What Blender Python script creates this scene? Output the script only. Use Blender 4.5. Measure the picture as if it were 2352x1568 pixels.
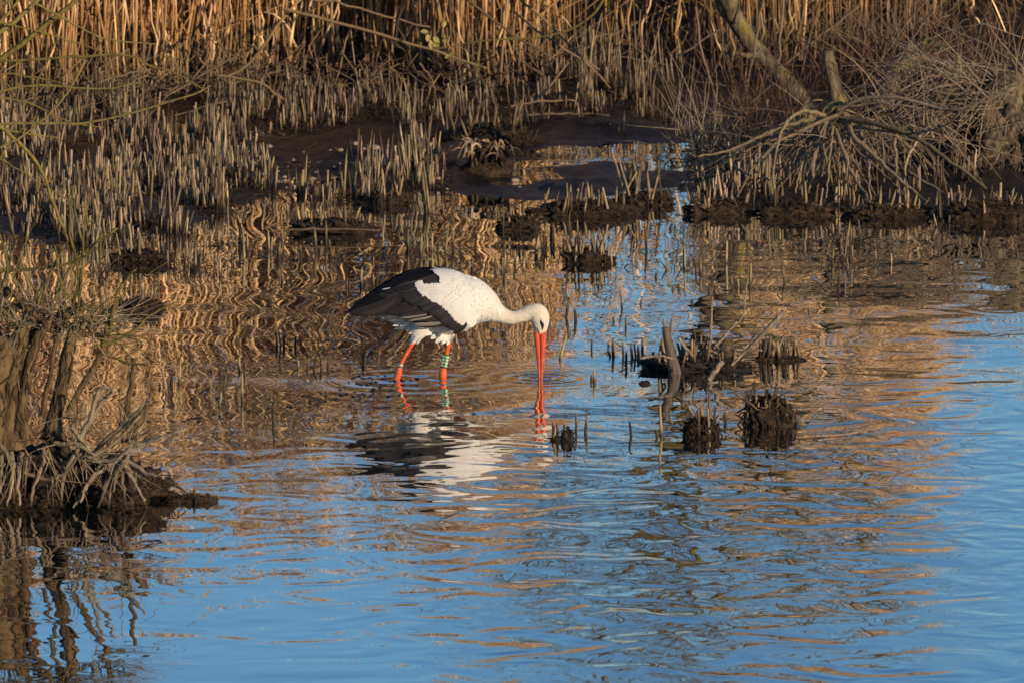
import bpy, bmesh, math, random
import numpy as np
from mathutils import Vector, Matrix, noise
from mathutils.bvhtree import BVHTree

for o in list(bpy.data.objects):
    bpy.data.objects.remove(o)
scene = bpy.context.scene
col = scene.collection
random.seed(11)
rng = np.random.default_rng(11)

# ------------------------------------------------------------------ camera
PITCH = math.radians(8.0)
CAM = Vector((0.0, -32.0, 4.64))
HALF = math.tan(math.radians(6.945 / 2))
cam_data = bpy.data.cameras.new("camera")
cam = bpy.data.objects.new("camera", cam_data)
col.objects.link(cam)
cam.location = CAM
cam.rotation_euler = (math.radians(90) - PITCH, 0, 0)
cam_data.sensor_width = 36.0
cam_data.lens = 18.0 / HALF
cam_data.clip_end = 3000
cam_data.dof.use_dof = True
cam_data.dof.focus_distance = 32.3
cam_data.dof.aperture_fstop = 12.0
scene.camera = cam

# ------------------------------------------------------------------ sky, sun, exposure
SUN_EL, SUN_AZ = math.radians(12.5), math.radians(139.0)      # azimuth from +Y towards +X
world = bpy.data.worlds.new("World")
scene.world = world
world.use_nodes = True
wn = world.node_tree.nodes
sky = wn.new("ShaderNodeTexSky")
sky.sky_type = 'NISHITA'
sky.sun_disc = False
sky.sun_elevation = SUN_EL
sky.sun_rotation = SUN_AZ
sky.altitude = 0
sky.air_density = 1.2
sky.dust_density = 0.0
sky.ozone_density = 5.8
bg = wn["Background"]
world.node_tree.links.new(sky.outputs[0], bg.inputs[0])
bg.inputs[1].default_value = 0.14
sd = bpy.data.lights.new("sun", 'SUN')
sd.energy = 5.0
sd.angle = math.radians(0.5)
sd.color = (1.0, 0.785, 0.54)
sun = bpy.data.objects.new("sun", sd)
col.objects.link(sun)
to_sun = Vector((math.sin(SUN_AZ) * math.cos(SUN_EL), math.cos(SUN_AZ) * math.cos(SUN_EL), math.sin(SUN_EL)))
sun.rotation_euler = to_sun.to_track_quat('Z', 'Y').to_euler()
sun.location = (10, -20, 10)
vs = scene.view_settings
vs.view_transform = 'Standard'
vs.look = 'None'
vs.exposure = 0.0
vs.gamma = 1.0
vs.use_curve_mapping = False
scene.render.engine = 'CYCLES'
scene.cycles.use_denoising = True
scene.cycles.max_bounces = 8
scene.cycles.diffuse_bounces = 6
scene.cycles.glossy_bounces = 3

# ------------------------------------------------------------------ picture <-> place
def ray(px, py):
    u = (px - 1176) / 1176 * HALF
    v = (784 - py) / 1176 * HALF
    return Vector((u, math.cos(PITCH) + v * math.sin(PITCH), -math.sin(PITCH) + v * math.cos(PITCH)))
def ground(px, py, z=0.0):
    d = ray(px, py)
    return CAM + d * ((z - CAM.z) / d.z)
def at(px, py, Y):
    d = ray(px, py)
    return CAM + d * ((Y - CAM.y) / d.y)

# ------------------------------------------------------------------ object helpers
def tag(o, label=None, cat=None, group=None, kind=None):
    if label: o["label"] = label
    if cat: o["category"] = cat
    if group: o["group"] = group
    if kind: o["kind"] = kind
    return o
def empty(name, loc, label, cat, group=None):
    o = bpy.data.objects.new(name, None)
    o.empty_display_size = 0.1
    o.location = loc
    col.objects.link(o)
    return tag(o, label, cat, group)
def link(name, me, mat, parent=None):
    """link a mesh given in world coordinates; parented things keep that place"""
    o = bpy.data.objects.new(name, me)
    if mat and not me.materials:
        me.materials.append(mat)
    col.objects.link(o)
    if parent:
        o.parent = parent
        o.matrix_parent_inverse = Matrix.Translation(-Vector(parent.location))
    return o
def raw_mesh(name, V, quads, caps=None, smooth=True, attrs=None):
    me = bpy.data.meshes.new(name)
    V = np.asarray(V, np.float32).reshape(-1, 3)
    quads = np.asarray(quads, np.int32).reshape(-1, 4)
    loops = [quads.ravel()]
    tot = [np.full(len(quads), 4, np.int32)]
    if caps is not None and len(caps):
        caps = np.asarray(caps, np.int32)
        loops.append(caps.ravel())
        tot.append(np.full(len(caps), caps.shape[1], np.int32))
    loops = np.concatenate(loops)
    tot = np.concatenate(tot)
    start = np.concatenate([[0], np.cumsum(tot)[:-1]]).astype(np.int32)
    me.vertices.add(len(V))
    me.vertices.foreach_set("co", V.ravel())
    me.loops.add(len(loops))
    me.loops.foreach_set("vertex_index", loops)
    me.polygons.add(len(tot))
    me.polygons.foreach_set("loop_start", start)
    me.polygons.foreach_set("loop_total", tot)
    me.polygons.foreach_set("use_smooth", np.full(len(tot), smooth))
    for k, v in (attrs or {}).items():
        a = me.attributes.new(k, 'FLOAT', 'POINT')
        a.data.foreach_set("value", np.asarray(v, np.float32).ravel())
    me.update(calc_edges=True)
    me.validate()
    return me
def tubes(name, P, R, k=5, cap=True, rnd=None):
    """P (N,S,3) centre lines, R (N,S) radii"""
    P = np.asarray(P, float)
    R = np.asarray(R, float)
    N, S, _ = P.shape
    T = np.gradient(P, axis=1)
    T /= np.linalg.norm(T, axis=2, keepdims=True) + 1e-12
    main = P[:, -1] - P[:, 0]
    axis = np.argmin(np.abs(main), axis=1)
    ref = np.eye(3)[axis][:, None, :]
    n1 = np.cross(T, np.broadcast_to(ref, T.shape))
    n1 /= np.linalg.norm(n1, axis=2, keepdims=True) + 1e-12
    n2 = np.cross(T, n1)
    ang = np.arange(k) * 2 * math.pi / k
    ring = n1[:, :, None, :] * np.cos(ang)[None, None, :, None] + n2[:, :, None, :] * np.sin(ang)[None, None, :, None]
    V = P[:, :, None, :] + ring * R[:, :, None, None]
    idx = np.arange(N * S * k).reshape(N, S, k)
    a = idx[:, :-1, :]
    b = np.roll(a, -1, axis=2)
    c = np.roll(idx[:, 1:, :], -1, axis=2)
    d = idx[:, 1:, :]
    quads = np.stack([a, b, c, d], -1).reshape(-1, 4)
    caps = idx[:, -1, :] if cap else None
    if rnd is None:
        rnd = rng.random(N)
    r = np.broadcast_to(np.asarray(rnd)[:, None, None], (N, S, k))
    h = np.broadcast_to((P[:, :, 2] - P[:, :1, 2])[:, :, None], (N, S, k))
    return raw_mesh(name, V, quads, caps, True, {"rnd": r, "hgt": h})
def spline(pts, n):
    """Catmull-Rom through pts (any dimension), n samples"""
    p = np.asarray([list(q) for q in pts], float)
    if len(p) == 2:
        t = np.linspace(0, 1, n)[:, None]
        return p[0] * (1 - t) + p[1] * t
    q = np.vstack([2 * p[0] - p[1], p, 2 * p[-1] - p[-2]])
    u = np.linspace(0, len(p) - 1 - 1e-6, n)
    i = u.astype(int)
    f = (u - i)[:, None]
    p0, p1, p2, p3 = q[i], q[i + 1], q[i + 2], q[i + 3]
    return 0.5 * (2 * p1 + (p2 - p0) * f + (2 * p0 - 5 * p1 + 4 * p2 - p3) * f ** 2 + (3 * p1 - p0 - 3 * p2 + p3) * f ** 3)
def limb(name, pts, radii, mat, parent=None, n=14, k=8, wob=0.0, lump=0.0):
    P = spline(pts, n)
    R = np.interp(np.linspace(0, 1, n), np.linspace(0, 1, len(radii)), radii)
    if wob:
        w = rng.normal(0, wob, P.shape); w[0] = 0
        P = P + w
    if lump:
        R = R * (1 + rng.normal(0, lump, n))
    return link(name, tubes(name, P[None], R[None], k), mat, parent)
def ipath(pts, Y, dY=0.0):
    """picture polyline standing at depth Y, ending dY nearer / farther"""
    m = len(pts) - 1
    return [at(x, y, Y + dY * i / m) for i, (x, y) in enumerate(pts)]
def lump_mesh(name, rx, ry, rz, sub=3, amp=0.3, freq=3.0, seed=0, flat=0.0, boxy=0.0):
    bm = bmesh.new()
    bmesh.ops.create_icosphere(bm, subdivisions=sub, radius=1.0)
    off = Vector((seed * 7.3, seed * 3.1, seed * 1.7))
    for v in bm.verts:
        d = 1 + amp * noise.noise(v.co * freq * 0.5 + off) + amp * 0.5 * noise.noise(v.co * freq * 1.5 + off) + amp * .28 * noise.noise(v.co * freq * 4 + off)
        c = v.co * d
        if boxy: c = Vector([math.copysign(abs(q) ** boxy, q) for q in c])
        if c.z < 0: c.z *= (1 - flat)
        v.co = Vector((c.x * rx, c.y * ry, c.z * rz))
    for f in bm.faces: f.smooth = True
    me = bpy.data.meshes.new(name)
    bm.to_mesh(me)
    bm.free()
    return me

# ------------------------------------------------------------------ materials
class NT:
    def __init__(self, name):
        self.m = bpy.data.materials.new(name)
        self.m.use_nodes = True
        self.t = self.m.node_tree
        self.b = self.t.nodes["Principled BSDF"]
    def n(self, typ, **kw):
        nd = self.t.nodes.new(typ)
        for k, v in kw.items():
            if k.startswith("i_"):
                nd.inputs[k[2:].replace("_", " ")].default_value = v
            elif k.startswith("x"):
                nd.inputs[int(k[1:])].default_value = v
            else:
                setattr(nd, k, v)
        return nd
    def l(self, a, b): self.t.links.new(a, b)
    def math(self, op, a, b=None, clamp=False):
        nd = self.n("ShaderNodeMath", operation=op, use_clamp=clamp)
        for i, v in enumerate((a, b)):
            if v is None: continue
            if isinstance(v, (int, float)): nd.inputs[i].default_value = v
            else: self.l(v, nd.inputs[i])
        return nd.outputs[0]
    def mix(self, f, a, b, blend='MIX'):
        nd = self.n("ShaderNodeMix", data_type='RGBA', blend_type=blend)
        for s, v in ((0, f), (6, a), (7, b)):
            if isinstance(v, (int, float)): nd.inputs[s].default_value = v
            elif isinstance(v, tuple): nd.inputs[s].default_value = (*v, 1)
            else: self.l(v, nd.inputs[s])
        return nd.outputs[2]
    def ramp(self, v, lo, hi, a=0.0, b=1.0, smooth=True):
        nd = self.n("ShaderNodeMapRange", interpolation_type='SMOOTHSTEP' if smooth else 'LINEAR')
        self.l(v, nd.inputs[0])
        for i, q in zip((1, 2, 3, 4), (lo, hi, a, b)): nd.inputs[i].default_value = q
        return nd.outputs[0]
    def noise(self, vec, scale, detail=3, rough=0.5, dist=0.0):
        nd = self.n("ShaderNodeTexNoise")
        nd.inputs["Scale"].default_value = scale
        nd.inputs["Detail"].default_value = detail
        nd.inputs["Roughness"].default_value = rough
        nd.inputs["Distortion"].default_value = dist
        if vec is not None: self.l(vec, nd.inputs["Vector"])
        return nd.outputs[0]
    def scale(self, vec, s):
        nd = self.n("ShaderNodeVectorMath", operation='MULTIPLY')
        self.l(vec, nd.inputs[0])
        nd.inputs[1].default_value = s
        return nd.outputs[0]
    def pos(self): return self.n("ShaderNodeNewGeometry").outputs["Position"]
    def obj(self): return self.n("ShaderNodeTexCoord").outputs["Object"]
    def attr(self, name): return self.n("ShaderNodeAttribute", attribute_name=name).outputs["Fac"]
    def rand(self): return self.n("ShaderNodeObjectInfo").outputs["Random"]
    def sep(self, v, i):
        nd = self.n("ShaderNodeSeparateXYZ")
        self.l(v, nd.inputs[0])
        return nd.outputs[i]
    def bump(self, h, dist, strength=1.0):
        nd = self.n("ShaderNodeBump")
        nd.inputs["Distance"].default_value = dist
        nd.inputs["Strength"].default_value = strength
        self.l(h, nd.inputs["Height"])
        self.l(nd.outputs[0], self.b.inputs["Normal"])
    def out(self, colr=None, rough=0.8, spec=0.3):
        if colr is not None:
            if isinstance(colr, tuple): self.b.inputs["Base Color"].default_value = (*colr, 1)
            else: self.l(colr, self.b.inputs["Base Color"])
        if isinstance(rough, (int, float)): self.b.inputs["Roughness"].default_value = rough
        else: self.l(rough, self.b.inputs["Roughness"])
        self.b.inputs["Specular IOR Level"].default_value = spec
        return self.m

def stalk_material(name, low, high, h0, h1, vmin=0.55, vmax=1.25, wet=True, top=None, dark=0.75):
    m = NT(name)
    p = m.pos()
    r = m.math('FRACT', m.math('ADD', m.attr("rnd"), m.math('MULTIPLY', m.rand(), 7.31)))
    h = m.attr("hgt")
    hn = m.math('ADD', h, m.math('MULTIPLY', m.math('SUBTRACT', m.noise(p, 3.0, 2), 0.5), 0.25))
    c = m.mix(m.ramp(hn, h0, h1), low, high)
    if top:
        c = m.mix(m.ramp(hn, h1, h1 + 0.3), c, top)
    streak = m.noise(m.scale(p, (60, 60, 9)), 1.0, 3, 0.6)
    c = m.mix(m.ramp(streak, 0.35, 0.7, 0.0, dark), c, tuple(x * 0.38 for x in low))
    val = m.ramp(r, 0, 1, vmin, vmax, False)
    node = m.n("ShaderNodeMix", data_type='RGBA', blend_type='MULTIPLY')
    node.inputs[0].default_value = 1.0
    m.l(c, node.inputs[6])
    comb = m.n("ShaderNodeCombineColor")
    m.l(val, comb.inputs[0]); m.l(val, comb.inputs[1])
    m.l(m.math('MULTIPLY', val, m.ramp(m.math('FRACT', m.math('MULTIPLY', r, 5.7)), 0, 1, 0.8, 1.1, False)), comb.inputs[2])
    m.l(comb.outputs[0], node.inputs[7])
    c = node.outputs[2]
    if wet:      # soaked foot of a stalk that stands in the water
        z = m.sep(p, 2)
        zz = m.math('ADD', z, m.math('MULTIPLY', m.math('SUBTRACT', r, 0.5), 0.05))
        c = m.mix(m.ramp(zz, 0.015, 0.05, 0.8, 0.0), c, (0.022, 0.017, 0.013))
    m.bump(streak, 0.004, 0.8)
    return m.out(c, 0.8, 0.2)

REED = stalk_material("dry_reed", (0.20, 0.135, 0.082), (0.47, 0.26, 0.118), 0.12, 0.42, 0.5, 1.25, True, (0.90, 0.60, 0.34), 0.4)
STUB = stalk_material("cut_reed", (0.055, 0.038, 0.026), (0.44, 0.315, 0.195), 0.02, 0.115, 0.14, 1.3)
STUBW = stalk_material("cut_reed_in_water", (0.13, 0.095, 0.062), (0.34, 0.25, 0.15), 0.03, 0.2, 0.3, 1.2)
LITTER = stalk_material("reed_litter", (0.18, 0.125, 0.08), (0.33, 0.215, 0.12), 0.0, 0.2, 0.35, 1.15, False)
TWIG = stalk_material("grey_twig", (0.32, 0.25, 0.17), (0.38, 0.28, 0.19), 0.0, 0.5, 0.4, 1.2, False)
RTWIG = stalk_material("red_twig", (0.20, 0.115, 0.075), (0.27, 0.13, 0.08), 0.0, 0.4, 0.5, 1.15, False)
SHOOT = stalk_material("green_shoot", (0.19, 0.145, 0.045), (0.24, 0.185, 0.045), 0.0, 0.8, 0.7, 1.15, False)
ROOT = stalk_material("pale_root", (0.33, 0.25, 0.165), (0.40, 0.305, 0.20), 0.0, 0.2, 0.5, 1.1, True)

def bark_material(name, a, b, lichen=0.0):
    m = NT(name)
    p = m.pos()
    n1 = m.noise(m.scale(p, (30, 30, 9)), 1.0, 5, 0.65)
    c = m.mix(m.ramp(n1, 0.3, 0.7), a, b)
    if lichen:
        c = m.mix(m.ramp(m.noise(p, 9.0, 4, 0.6), 0.56, 0.68, 0, lichen), c, (0.27, 0.21, 0.035))
    m.bump(n1, 0.02, 0.9)
    return m.out(c, 0.9, 0.15)
BARK = bark_material("willow_bark", (0.05, 0.038, 0.024), (0.21, 0.16, 0.095), 0.6)
BARK2 = bark_material("foreground_bark", (0.045, 0.028, 0.014), (0.18, 0.115, 0.058), 0.25)
DEAD = bark_material("dead_wood", (0.12, 0.09, 0.065), (0.32, 0.25, 0.175), 0.0)

def earth_material(name, a, b, rough_lo, rough_hi, f=14, bumpd=0.03, wet=False):
    m = NT(name)
    p = m.pos()
    n1 = m.noise(p, f, 6, 0.65)
    n2 = m.noise(p, f * 0.25, 3)
    n3 = m.noise(p, f * 7, 3, 0.7)
    c = m.mix(m.ramp(n1, 0.35, 0.7), a, b)
    h = m.math('ADD', n1, m.math('MULTIPLY', n3, 0.3))
    m.bump(h, bumpd, 0.9)
    if wet:
        z = m.math('ADD', m.sep(p, 2), m.math('MULTIPLY', m.math('SUBTRACT', n2, 0.5), 0.08))
        return m.out(c, m.ramp(z, 0.035, 0.075, rough_lo, rough_hi), 0.3)
    return m.out(c, m.ramp(n2, 0.4, 0.6, rough_lo, rough_hi), 0.25)
MUD = earth_material("wet_mud", (0.006, 0.0045, 0.0035), (0.028, 0.018, 0.012), 0.4, 0.98, 9, 0.04, True)
ROOTMASS = earth_material("root_mass", (0.010, 0.007, 0.005), (0.10, 0.064, 0.036), 0.7, 0.95, 30, 0.04)
SHAGGY = earth_material("shaggy_root", (0.05, 0.036, 0.022), (0.20, 0.15, 0.095), 0.8, 0.95, 26, 0.04)
DARKLUMP = earth_material("black_lump", (0.012, 0.010, 0.010), (0.03, 0.024, 0.02), 0.35, 0.7, 40, 0.01)
STONE = earth_material("pale_stone", (0.20, 0.14, 0.095), (0.42, 0.31, 0.21), 0.6, 0.85, 25, 0.006)

def simple(name, c, rough=0.5, spec=0.4):
    m = NT(name)
    return m.out(c, rough, spec)

# ------------------------------------------------------------------ water
def water_material():
    m = NT("pond_water")
    p = m.pos()
    X, Y = m.sep(p, 0), m.sep(p, 1)
    # breeze reaches the open water in front, the bank shelters the back
    breeze = m.math('MAXIMUM', m.ramp(Y, 1.5, -3.5, 0.0, 1.0),
                    m.math('MULTIPLY', m.ramp(X, -0.2, 1.6, 0.0, 0.75), m.ramp(Y, 5.5, 1.0, 0.0, 1.0)))
    patch = m.ramp(m.noise(m.scale(p, (0.5, 0.35, 1)), 1.0, 2), 0.3, 0.7, 0.45, 1.1)
    breeze = m.math('MULTIPLY', breeze, patch)
    calm = m.ramp(X, 1.55, 2.3, 1.0, 0.35)
    breeze = m.math('MULTIPLY', breeze, calm)
    breeze = m.math('MULTIPLY', breeze, m.ramp(X, -1.1, 0.35, 0.4, 1.0))
    h = m.math('MULTIPLY', m.math('MULTIPLY', m.noise(p, 1.35, 0.0, 0.4, 0.8), m.ramp(m.noise(m.scale(p, (0.6, 0.45, 1)), 1.0, 1), 0.3, 0.7, 0.45, 1.25)), 0.0165)
    h = m.math('MULTIPLY', h, m.ramp(Y, -3.0, 1.0, 0.38, 1.0))
    h = m.math('ADD', h, m.math('MULTIPLY', m.noise(m.scale(p, (0.8, 1.2, 1)), 3.0, 0.0, 0.4, 0.3), 0.0012))
    b1 = m.math('MULTIPLY', m.noise(p, 3.5, 0.8, 0.4, 1.3), 0.0105)
    b2 = m.math('MULTIPLY', m.noise(p, 8.0, 0.0, 0.5, 0.5), 0.0010)
    h = m.math('ADD', h, m.math('MULTIPLY', m.math('ADD', b1, b2), breeze))
    # rings that run out from the bird's legs and bill
    for (cx, cy, amp, lam, reach) in RINGS:
        v = m.n("ShaderNodeVectorMath", operation='DISTANCE')
        m.l(p, v.inputs[0])
        v.inputs[1].default_value = (cx, cy, 0)
        d = v.outputs["Value"]
        s = m.math('SINE', m.math('MULTIPLY', d, 2 * math.pi / lam))
        e = m.math('POWER', 2.718, m.math('MULTIPLY', d, -1.0 / reach))
        h = m.math('ADD', h, m.math('MULTIPLY', m.math('MULTIPLY', s, e), amp))
    m.bump(h, 1.0, 1.0)
    m.l(m.b.inputs["Normal"].links[0].from_socket, m.b.inputs["Coat Normal"])
    m.b.inputs["Coat Weight"].default_value = 1.0
    m.b.inputs["Coat Roughness"].default_value = 0.0
    m.b.inputs["Coat IOR"].default_value = 2.0
    m.b.inputs["IOR"].default_value = 1.42
    return m.out((0.010, 0.014, 0.016), 0.0, 0.5)
leg_front = ground(1017, 869)
leg_rear = ground(915, 873)
bill_tip = ground(1243, 868)
RINGS = [(leg_front.x, leg_front.y, 0.0018, 0.11, 0.2), (leg_rear.x, leg_rear.y, 0.0020, 0.14, 0.25), (bill_tip.x, bill_tip.y, 0.0030, 0.075, 0.13)]
WATER = water_material()
wm = bpy.data.meshes.new("water")
wm.from_pydata([(-140, -26, 0), (140, -26, 0), (140, 16, 0), (-140, 16, 0)], [], [(0, 1, 2, 3)])
tag(link("water", wm, WATER), "rippled pond water mirroring blue sky and tan reeds", "water", None, "structure")

# ------------------------------------------------------------------ mud bank and the land beyond
def poly_world(pts): return np.array([ground(x, y).xy[:] for x, y in pts])
LAND = [poly_world(q) for q in (
    [(-900, 300), (0, 300), (250, 285), (500, 275), (620, 300), (700, 330), (900, 335), (1180, 315), (1250, 340), (1330, 326), (1400, 324), (1500, 326), (1552, 332),
     (1575, 352), (1570, 400), (1565, 440), (1600, 468), (1750, 480), (1900, 486), (2100, 488), (2352, 478), (3200, 470), (3200, -200), (-900, -200)],
    [(-900, 530), (0, 545), (120, 560), (250, 548), (400, 535), (470, 497), (600, 455), (690, 438), (720, 400), (720, 320), (-900, 280)],
    [(640, 447), (900, 438), (1150, 425), (1230, 400), (1190, 325), (680, 320)],
    [(1030, 430), (1200, 415), (1250, 392), (1400, 376), (1530, 384), (1590, 415), (1590, 472), (1430, 466), (1230, 462), (1100, 450)])]
def sdist(P, poly):
    """signed distance, positive inside"""
    d = np.full(len(P), 1e9)
    inside = np.zeros(len(P), bool)
    for a, b in zip(poly, np.roll(poly, -1, axis=0)):
        e = b - a
        w = P - a
        t = np.clip((w @ e) / (e @ e), 0, 1)
        d = np.minimum(d, np.linalg.norm(w - t[:, None] * e, axis=1))
        c = ((a[1] > P[:, 1]) != (b[1] > P[:, 1])) & (P[:, 0] < (b[0] - a[0]) * (P[:, 1] - a[1]) / (b[1] - a[1] + 1e-12) + a[0])
        inside ^= c
    return np.where(inside, d, -d)
_tab = rng.random((64, 64))
def vnoise(x, y):
    xi, yi = np.floor(x).astype(int), np.floor(y).astype(int)
    fx, fy = x - xi, y - yi
    fx, fy = fx * fx * (3 - 2 * fx), fy * fy * (3 - 2 * fy)
    g = lambda i, j: _tab[i % 64, j % 64]
    return (g(xi, yi) * (1 - fx) + g(xi + 1, yi) * fx) * (1 - fy) + (g(xi, yi + 1) * (1 - fx) + g(xi + 1, yi + 1) * fx) * fy - 0.5
def sstep(a, b, x):
    t = np.clip((x - a) / (b - a), 0, 1)
    return t * t * (3 - 2 * t)
def terrain(P):
    P = np.asarray(P, float).reshape(-1, 2)
    x, y = P[:, 0], P[:, 1]
    s = np.max([sdist(P, q) for q in LAND], axis=0)
    s = np.maximum(s, y - 13.0)
    s = s + 0.16 * vnoise(x * 2.3, y * 1.6) + 0.10 * vnoise(x * 6.1, y * 4.0) + 0.07 * vnoise(x * 14, y * 9)
    z = np.where(s > 0, 0.035 * sstep(0, 0.35, s), -0.25 * sstep(0, 0.8, -s))
    z += 0.15 * sstep(8.6, 12.5, y) + 0.25 * sstep(14, 30, y)
    z += 0.10 * sstep(1.5, 2.6, x) * sstep(4.8, 7.0, y)
    n = 0.035 * vnoise(x * 3.1 + 9, y * 3.1) + 0.032 * vnoise(x * 8, y * 8 + 4) + 0.026 * vnoise(x * 19, y * 17)
    z += n * sstep(-0.15, 0.2, s)
    z += 0.6 * sstep(-16, -24, y)
    return z
gx = np.concatenate([-np.geomspace(600, 4.4, 26), np.arange(-4.3, 4.31, 0.045), np.geomspace(4.4, 600, 26)])
gy = np.concatenate([-np.geomspace(300, 20, 10), np.linspace(-16, 2, 14), np.arange(2.2, 13.6, 0.055), np.geomspace(13.8, 900, 34)])
GX, GY = np.meshgrid(gx, gy)
GZ = terrain(np.stack([GX.ravel(), GY.ravel()], 1))
idx = np.arange(len(gx) * len(gy)).reshape(len(gy), len(gx))
quads = np.stack([idx[:-1, :-1], idx[:-1, 1:], idx[1:, 1:], idx[1:, :-1]], -1)
gme = raw_mesh("mud_bank", np.stack([GX.ravel(), GY.ravel(), GZ], 1), quads)
tag(link("mud_bank", gme, MUD), "dark wet mud bank along the far edge of the pond", "ground", None, "structure")
def tz(x, y): return float(terrain([(x, y)])[0])

# ------------------------------------------------------------------ reeds
def stem_paths(x, y, z0, H, lean, S=5, sunk=0.05):
    N = len(x)
    t = np.linspace(0, 1, S)
    a = rng.uniform(0, 2 * math.pi, N)
    dx, dy = np.cos(a) * lean, np.sin(a) * lean
    bend = rng.normal(0, 0.35, N)
    P = np.zeros((N, S, 3))
    tt = t[None] ** 1.0 + bend[:, None] * (t[None] ** 2 - t[None]) * 0.8
    P[:, :, 0] = x[:, None] + dx[:, None] * tt * H[:, None]
    P[:, :, 1] = y[:, None] + dy[:, None] * tt * H[:, None]
    P[:, :, 2] = (z0 - sunk)[:, None] + (H + sunk)[:, None] * t[None]
    return P
def leaf_strips(base, direction, L, W, droop):
    """thin bent blades: (N,3) base, unit direction; 4 segments each"""
    N = len(base)
    S = 5
    t = np.linspace(0, 1, S)
    P = base[:, None, :] + direction[:, None, :] * (L[:, None] * t)[:, :, None]
    P[:, :, 2] -= (droop * L)[:, None] * t[None] ** 2
    side = np.cross(direction, np.array([0, 0, 1.0]))
    side /= np.linalg.norm(side, axis=1, keepdims=True) + 1e-9
    w = W[:, None] * np.array([0.5, 1, 0.9, 0.6, 0.08])[None]
    A = P + side[:, None, :] * w[:, :, None] * 0.5
    B = P - side[:, None, :] * w[:, :, None] * 0.5
    V = np.stack([A, B], 2).reshape(-1, 3)
    idx = np.arange(N * S * 2).reshape(N, S, 2)
    q = np.stack([idx[:, :-1, 0], idx[:, :-1, 1], idx[:, 1:, 1], idx[:, 1:, 0]], -1).reshape(-1, 4)
    return V, q, P
FRONT_PX = [-900, 0, 300, 500, 800, 1000, 1250, 1330, 1600, 1700, 2000, 2200, 3200]
FRONT_PY = [250, 262, 252, 232, 216, 224, 214, 190, 190, 200, 180, 150, 150]
def px_of(x, y): return 1176 + x / ((y + 32.0) / math.cos(PITCH)) / HALF * 1176 * (1 - 0.0)
def front_y(px): return ground(px, float(np.interp(px, FRONT_PX, FRONT_PY))).y
fy_px = np.linspace(-900, 3200, 120)
fy_val = np.array([front_y(p) for p in fy_px])
def reed_density(px):      # stalks per square metre, thin where the sky shows in the water
    return np.interp(px, [-900, 0, 700, 1200, 1290, 1340, 1560, 1640, 1750, 2050, 2150, 2210, 2260, 3200],
                     [420, 420, 400, 380, 150, 60, 60, 130, 320, 330, 320, 160, 110, 110])
def reed_height(px):
    return np.interp(px, [-900, 1150, 1300, 1600, 1750, 2000, 2120, 2200, 2250, 3200], [2.25, 2.2, 1.6, 1.6, 2.2, 2.3, 2.1, 1.2, 0.62, 0.55])
N0 = 90000
x = rng.uniform(-4.6, 4.6, N0)
y = rng.uniform(8.3, 14.5, N0)
px = 1176 + x / ((y + 32) * 1.0098) / HALF * 1176
fy = np.interp(px, fy_px, fy_val) + 0.35 * vnoise(x * 1.7, y * 0.3)
depth = y - fy
area = 9.2 * 6.2
clump = 0.55 + 0.9 * sstep(-0.2, 0.25, vnoise(x * 2.6, y * 2.6)) * sstep(-0.4, 0.1, vnoise(x * 7, y * 7))
keep = (depth > 0) & (rng.random(N0) < reed_density(px) * clump / (N0 / area)) & (depth < np.where((px > 1270) & (px < 1640), 5.0, 2.4))
x, y, px, depth = x[keep], y[keep], px[keep], depth[keep]
H = reed_height(px) * rng.uniform(0.68, 1.1, len(x))
H = np.where((px > 1290) & (px < 1610) & (depth > 1.2), rng.uniform(0.35, 0.95, len(x)), H)
z0 = terrain(np.stack([x, y], 1))
order = np.argsort(depth + 3.0 * (np.abs(px - 1176) > 1190))
front, rest = order[:300], order[300:]
lean = np.abs(rng.normal(0.03, 0.05, len(x)))
M_ = 900                                     # low reed stand added out of view at right to shade the willow ground
ex, ey = rng.uniform(4.35, 7.6, M_), rng.uniform(5.5, 6.7, M_)
x, y, px = np.append(x, ex), np.append(y, ey), np.append(px, np.full(M_, 3600.0))
depth_all = np.append(depth, np.full(M_, 1.0))
H = np.append(H, rng.uniform(1.0, 1.75, M_)); z0 = np.append(z0, terrain(np.stack([ex, ey], 1))); lean = np.append(lean, np.full(M_, .05))
rest = np.append(rest, np.arange(len(x) - M_, len(x)))
P = stem_paths(x[rest], y[rest], z0[rest], H[rest], lean[rest], 5)
skew = rng.random(len(rest)) < 0.2
dd = np.where(skew, rng.normal(0, 0.7, len(rest)), 0)
P[:, :, 0] += (dd * np.minimum(H[rest], 1.3))[:, None] * np.linspace(0, 1, 5)[None]
P[:, :, 2] = np.where(skew[:, None], z0[rest][:, None] + (P[:, :, 2] - z0[rest][:, None]) * rng.uniform(0.3, 0.9, len(rest))[:, None], P[:, :, 2])
R = rng.uniform(0.0022, 0.0050, len(rest))[:, None] * np.array([1.1, 1.0, 0.9, 0.75, 0.4])[None]
tag(link("reed_bed", tubes("reed_bed", P, R, 5), REED), "dense bed of tall dry tan reeds behind the mud", "reed bed", None, "stuff")
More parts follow.
